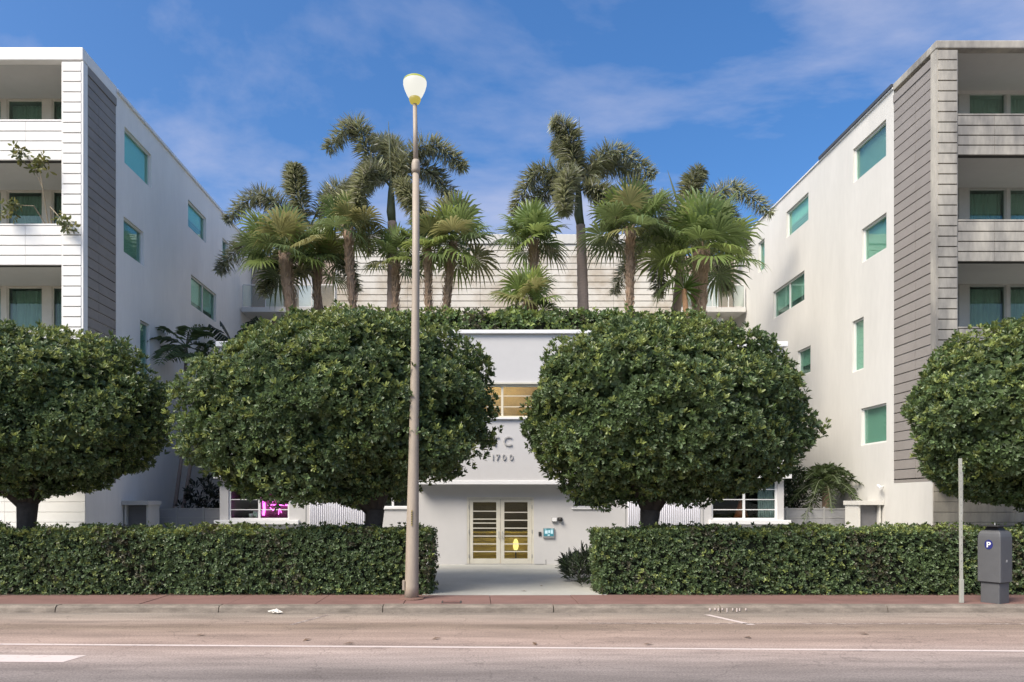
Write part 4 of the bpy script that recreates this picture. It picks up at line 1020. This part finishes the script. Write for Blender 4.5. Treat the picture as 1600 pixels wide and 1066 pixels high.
# big dark paddle leaves beside the lobby roof
bn = thing('banana_plant', 'dark paddle leaved plant in the corner left of the lobby roof', 'plant', (-9.9, 29.0, .12))
obj('stem', MB().tube([(-9.9, 29, .12), (-9.85, 29, 4), (-9.8, 29, 8.3)], [.16, .13, .10], 9), M_shaft, bn, smooth=True)
for k, (q, el, L) in enumerate(((.1, 72, 2.4), (2.9, 70, 2.2), (-.9, 48, 2.0), (4.1, 52, 2.0), (1.6, 60, 2.1), (5.3, 30, 1.7))):
    d = Vector((math.cos(q)*math.cos(R(el)), math.sin(q)*math.cos(R(el)), math.sin(R(el)))); s = Vector((-math.sin(q)*.6+.4, math.cos(q)*.6-.35, 0)).normalized()
    V, F, T = [], [], []; n = 16; rg = np.random.default_rng(90+k); p0 = Vector((-9.8, 29, 8.2))
    for i in range(n):
        t = i/(n-1); c = p0+d*L*t+Vector((0, 0, -.28*L*t*t)); wd = .42*math.sin(math.pi*(.1+.88*t))**.55
        for sg in (-1, 1):
            b = len(V); t2 = t+.9/(n-1); c2 = p0+d*L*t2+Vector((0, 0, -.28*L*t2*t2)); dr = rg.uniform(.0, .12)
            V += [c, c2, c2+s*sg*wd-Vector((0, 0, .1+dr)), c+s*sg*wd-Vector((0, 0, .1+dr))]; F += [(b, b+1, b+2), (b, b+2, b+3)]; T += [np.array((.022, .040, .022))*rg.normal(1, .12)]*4
    npmesh('leaf', np.array([tuple(v) for v in V]), np.array(F), M_palm, bn, np.clip(np.array(T), .008, .5))
# lanky potted tree on the left balcony
bp_ = thing('balcony_plant', 'lanky sparse plant growing over the second highest left balcony rail', 'plant', (-12.25, 19.7, 10.06))
obj('pot', MB().lathe(-12.2, 20.55, [(.18, 9.09), (.24, 9.55), (.22, 9.55)], 14), mat('terracotta', (.35, .16, .09), .8), bp_)
rg = np.random.default_rng(5)
brs = [[(-12.2, 20.5, 9.5), (-12.2, 20.1, 10.2), (-12.18, 19.85, 11.0), (-12.45, 19.8, 11.7), (-12.9, 19.75, 12.15)], [(-12.18, 19.85, 11.0), (-12.25, 19.8, 11.6), (-12.1, 19.8, 11.8)],
       [(-12.2, 20.3, 9.9), (-12.0, 19.9, 10.5), (-11.7, 19.75, 10.2), (-11.3, 19.7, 9.75)], [(-12.2, 20.3, 9.9), (-12.5, 19.95, 10.55), (-12.9, 19.8, 10.5), (-13.1, 19.8, 10.2)]]
mb = MB()
for b in brs: mb.tube(b, list(np.linspace(.022, .008, len(b))), 5)
obj('stem', mb, mat('pale_stem', (.30, .25, .17), .8), bp_)
PP = []
for b in brs:
    e = np.array(b); 
    for _ in range(16):
        i = len(e)-2; f = rg.uniform(0, 1); PP.append(e[i]*(1-f)+e[i+1]*f+rg.normal(0, .10, 3))
PP = np.array(PP); Vn, Fn, Tn = rosettes(PP, np.tile([[0, -.4, -.5]], (len(PP), 1))+rg.normal(0, .6, (len(PP), 3)), 4, .19, .075, tone_pick(len(PP), (.10, .12, .04), (.2, .2, .06), .3))
npmesh('foliage', Vn, Fn, M_leaf, bp_, Tn, kind='stuff')

# ------------------------------------------------------------------ street furniture
M_pole = mat('pole_metal', (.40, .335, .265), .55, .18, 2.5, .08, 60, stretch=(3, 3, .5), spec=.5)
lx, ly = -1.32, 14.67; tx = -1.25
lp = thing('street_lamp', 'tall tapering street lamp with a lit white globe', 'street lamp', (lx, ly, .13))
def lz(z): return (lx+(tx+.02-lx)*min(1, (z-.13)/6.0), ly, z)
obj('base_plate', MB().lathe(lx, ly, [(.26, .131), (.26, .15), (.18, .17)], 20), mat('rusty_base', (.22, .13, .10), .8, .3, 8), lp)
obj('pole', MB().tube([lz(z) for z in (.14, .4, 1.5, 3, 5, 7, 9.0)], [.150, .143, .132, .110, .090, .078, .070], 20), M_pole, lp, smooth=True)
obj('collar', MB().tube([lz(9.0), lz(9.07), lz(9.2), lz(9.27)], [.082, .09, .09, .07], 18), M_pole, lp, smooth=True)
obj('upper_pole', MB().tube([lz(9.2), (tx-.0, ly, 10.46)], [.055, .043], 14), M_pole, lp, smooth=True)
obj('fitter', MB().lathe(tx, ly, [(.05, 10.44), (.10, 10.47), (.125, 10.53), (.12, 10.56)], 20), emis('lamp_gold', (.62, .50, .08), .33), lp, smooth=True)
obj('globe', MB().lathe(tx, ly, [(.115, 10.555), (.165, 10.63), (.215, 10.74), (.245, 10.85), (.243, 10.90)], 24), emis('lamp_glass', (1, .98, .88), .37), lp, smooth=True)
obj('lamp_cap', MB().lathe(tx, ly, [(.245, 10.902), (.232, 10.94), (.18, 10.975), (.09, 11.0), (.02, 11.005)], 24), emis('lamp_rim', (.62, .68, .10), .36), lp, smooth=True)
hh = obj('hand_hole', MB().box(lx-.185, lx-.135, ly-.09, ly+.06, .32, .52), M_pole, lp, bevel=.006)
pl = obj('number_plate', MB().box(lx+.005, lx+.03, ly-.146, ly-.135, 1.66, 1.98), mat('yellow_plate', (.38, .29, .10), .6), lp)
for k in range(6):
    obj('plate_mark', MB().box(lx+.009, lx+.026, ly-.1475, ly-.1465, 1.69+k*.047, 1.715+k*.047), M_dark, pl)
# thin bare sign post
sp_ = thing('sign_post', 'thin bare galvanised sign post by the kerb', 'post', (9.73, 14.1, .13))
M_galv = mat('galvanised', (.40, .40, .35), .55, .15, 6)
def zx(z): return 9.735-.025*(z/3)
sm = MB()
for (z0, z1, wd) in ((.55, 3.02, .028),):
    sm.add([(zx(z0)-wd, 14.07, z0), (zx(z0)+wd, 14.07, z0), (zx(z0)+wd, 14.10, z0), (zx(z0)-wd, 14.10, z0), (zx(z1)-wd, 14.07, z1), (zx(z1)+wd, 14.07, z1), (zx(z1)+wd, 14.10, z1), (zx(z1)-wd, 14.10, z1)], [(0, 1, 2, 3), (4, 5, 6, 7), (0, 1, 5, 4), (1, 2, 6, 5), (2, 3, 7, 6), (3, 0, 4, 7)])
po = obj('post', sm, M_galv, sp_)
obj('stub', MB().box(9.70, 9.775, 14.065, 14.115, .131, .60), M_galv, sp_, bevel=.006)
obj('flange', MB().box(zx(2)+.0285, zx(2)+.045, 14.08, 14.115, 1.9, 2.75), M_galv, sp_)
for k in range(14):
    obj('bolt_hole', MB().box(zx(.8+k*.16)-.006, zx(.8+k*.16)+.006, 14.0685, 14.0695, .8+k*.16, .815+k*.16), M_dark, po)

# parking pay station, turned on its base
pm = thing('parking_meter', 'dark grey parking pay station with a P badge by the hedge', 'parking meter', (10.45, 14.15, .13))
M_meter = mat('meter_grey', (.098, .10, .105), .5, .10, 6, .03, 80, spec=.4)
C0 = Vector((10.45, 14.15, 0)); rotm = Matrix.Rotation(R(28), 3, 'Z')
def pmap(u, v, ww):
    p = rotm @ Vector((u, v, 0)); return (C0.x+p.x, C0.y+p.y, ww)
def rounded_body(name, hx, hy, prof, m, par, bev=.03):
    """prof: list of (scale, z) rings of a rounded rectangle"""
    mb = MB(); n = 0; ring = []
    r = bev
    for (cx_, cy_, a0) in ((hx-r, hy-r, 0), (-hx+r, hy-r, 90), (-hx+r, -hy+r, 180), (hx-r, -hy+r, 270)):
        for k in range(4):
            a = R(a0+30*k); ring.append((cx_+r*math.cos(a), cy_+r*math.sin(a)))
    n = len(ring)
    for (ix, iy, z) in prof:
        mb.v += [pmap(p[0]*ix, p[1]*iy, z) for p in ring]
    for i in range(len(prof)-1):
        for j in range(n):
            j2 = (j+1) % n; mb.f.append((i*n+j, i*n+j2, i*n+n+j2, i*n+n+j))
    mb.f.append(tuple(range(n))[::-1]); mb.f.append(tuple((len(prof)-1)*n+j for j in range(n)))
    return obj(name, mb, m, par)
rounded_body('lower_cabinet', .185, .17, [(1, 1, .131), (1, 1, .53)], M_meter, pm, .012)
rounded_body('seam', .20, .185, [(1, 1, .531), (1, 1, .556)], M_dark, pm, .012)
bd_ = rounded_body('cabinet', .225, .21, [(1, 1, .557), (1, 1, 1.40), (.985, .985, 1.46), (.94, .94, 1.515), (.86, .86, 1.555), (.72, .72, 1.585)], M_meter, pm, .02)
rounded_body('neck', .10, .10, [(1.3, 1.3, 1.586), (1, 1, 1.66)], M_dark, pm, .01)
rounded_body('solar_panel', .235, .18, [(1, 1, 1.661), (1, 1, 1.685)], M_dark, pm, .02)
obj('antenna', MB().tube([(10.45, 14.15, 1.686), (10.45, 14.15, 1.73)], .012, 8), M_greymetal, pm)
fmap = lambda u, v, ww: pmap(-.225-ww, u, v)      # left hand face
emb = MB(); nseg = 20
for k in range(nseg): emb.v.append(fmap(.0+.075*math.cos(2*math.pi*k/nseg), 1.30+.095*math.sin(2*math.pi*k/nseg), .006))
for k in range(nseg): emb.v.append(fmap(.0+.075*math.cos(2*math.pi*k/nseg), 1.30+.095*math.sin(2*math.pi*k/nseg), .001))
emb.f.append(tuple(range(nseg))); emb.f += [(k, (k+1) % nseg, nseg+(k+1) % nseg, nseg+k) for k in range(nseg)]
eb = obj('badge', emb, mat('badge_blue', (.02, .025, .16), .5), bd_)
cu = bpy.data.curves.new('letter_curve', 'FONT'); cu.body = 'P'; cu.size = .15; cu.extrude = .003; cu.align_x = 'CENTER'; cu.offset = .004
t = bpy.data.objects.new('tmp', cu); COL.objects.link(t); bpy.context.view_layer.update()
me = bpy.data.meshes.new_from_object(t.evaluated_get(bpy.context.evaluated_depsgraph_get())); bpy.data.objects.remove(t); me.materials.clear(); me.materials.append(mat('badge_white', (.8, .8, .8), .5))
o = bpy.data.objects.new('letter', me); COL.objects.link(o); o.parent = eb
o.location = Vector(fmap(.0, 1.247, .010))-Vector(ORG[pm.name]); o.rotation_euler = (R(90), 0, R(28-90))
obj('coin_mark', MB().box(-.02, .03, -.215, -.2105, .95, 1.0, pmap), M_greymetal, bd_)

# small things on the pavement and road
uc = thing('utility_cover', 'rust coloured utility cover set in the red pavement by the lamp', 'cover', (-.48, 14.2, .135))
obj('cover_plate', MB().box(-.64, -.30, 14.08, 14.32, .1345, .141), mat('rust_plate', (.20, .10, .085), .8, .3, 12), uc, bevel=.003)
obj('cover_frame', MB().box(-.67, -.27, 14.05, 14.35, .130, .1375), M_dark, uc)
lit = MB(); rg = np.random.default_rng(3)
pts_ = [(-3.85+rg.normal(0, .05), 13.52+rg.normal(0, .03), .02+abs(rg.normal(0, .035))) for _ in range(26)]
for k in range(24): lit.add([pts_[k], pts_[(k+3) % 26], pts_[(k+7) % 26]], [(0, 1, 2)])
tag(obj('paper_litter', lit, mat('litter_white', (.75, .72, .66), .8), None), 'crumpled scrap of white paper lying in the gutter', 'litter')
lv = [(-1.9, 10.62), (.9, 10.6), (2.6, 10.55), (4.3, 11.1), (-.6, 11.0), (6.3, 11.4), (-4.4, 11.3), (8.3, 10.5), (-2.6, 10.9), (1.1, 15.9), (1.6, 16.9)]
for k, (x_, y_) in enumerate(lv):
    zb_ = .133 if y_ > 15 else .006
    q = k*1.7; c, s_ = math.cos(q)*.09, math.sin(q)*.09
    mb = MB(); mb.add([(x_-c, y_-s_, zb_), (x_-s_*.4, y_+c*.4, zb_+.02), (x_+c, y_+s_, zb_+.012), (x_+s_*.4, y_-c*.4, zb_+.018)], [(0, 3, 1), (3, 2, 1)])
    tag(obj('fallen_leaf', mb, mat('dry_leaf', (.16, .10, .06), .8), None), ('dry brown leaf lying on the road' if y_ < 13 else 'dry brown leaf lying on the entrance path'), 'leaf', 'dry leaves scattered on the ground')

def leaf_litter(x0, x1, label_seed):
    rg = np.random.default_rng(label_seed); k = int((x1-x0)*26)
    P = np.stack([rg.uniform(x0, x1, k), 15.33-np.abs(rg.normal(0, .10, k)), np.full(k, .142)], 1)
    V, F, T = rosettes(P, np.tile(np.array([[0, 0, 1.]]), (k, 1)), 1, .06, .03, tone_pick(k, (.14, .085, .05), (.10, .12, .05), .35), tilt=(1.35, 1.5))
    npmesh('leaf_litter', V, F, M_leaf, None, T, kind='stuff')
leaf_litter(-14, -1.0, 61); leaf_litter(2.8, 14, 62)
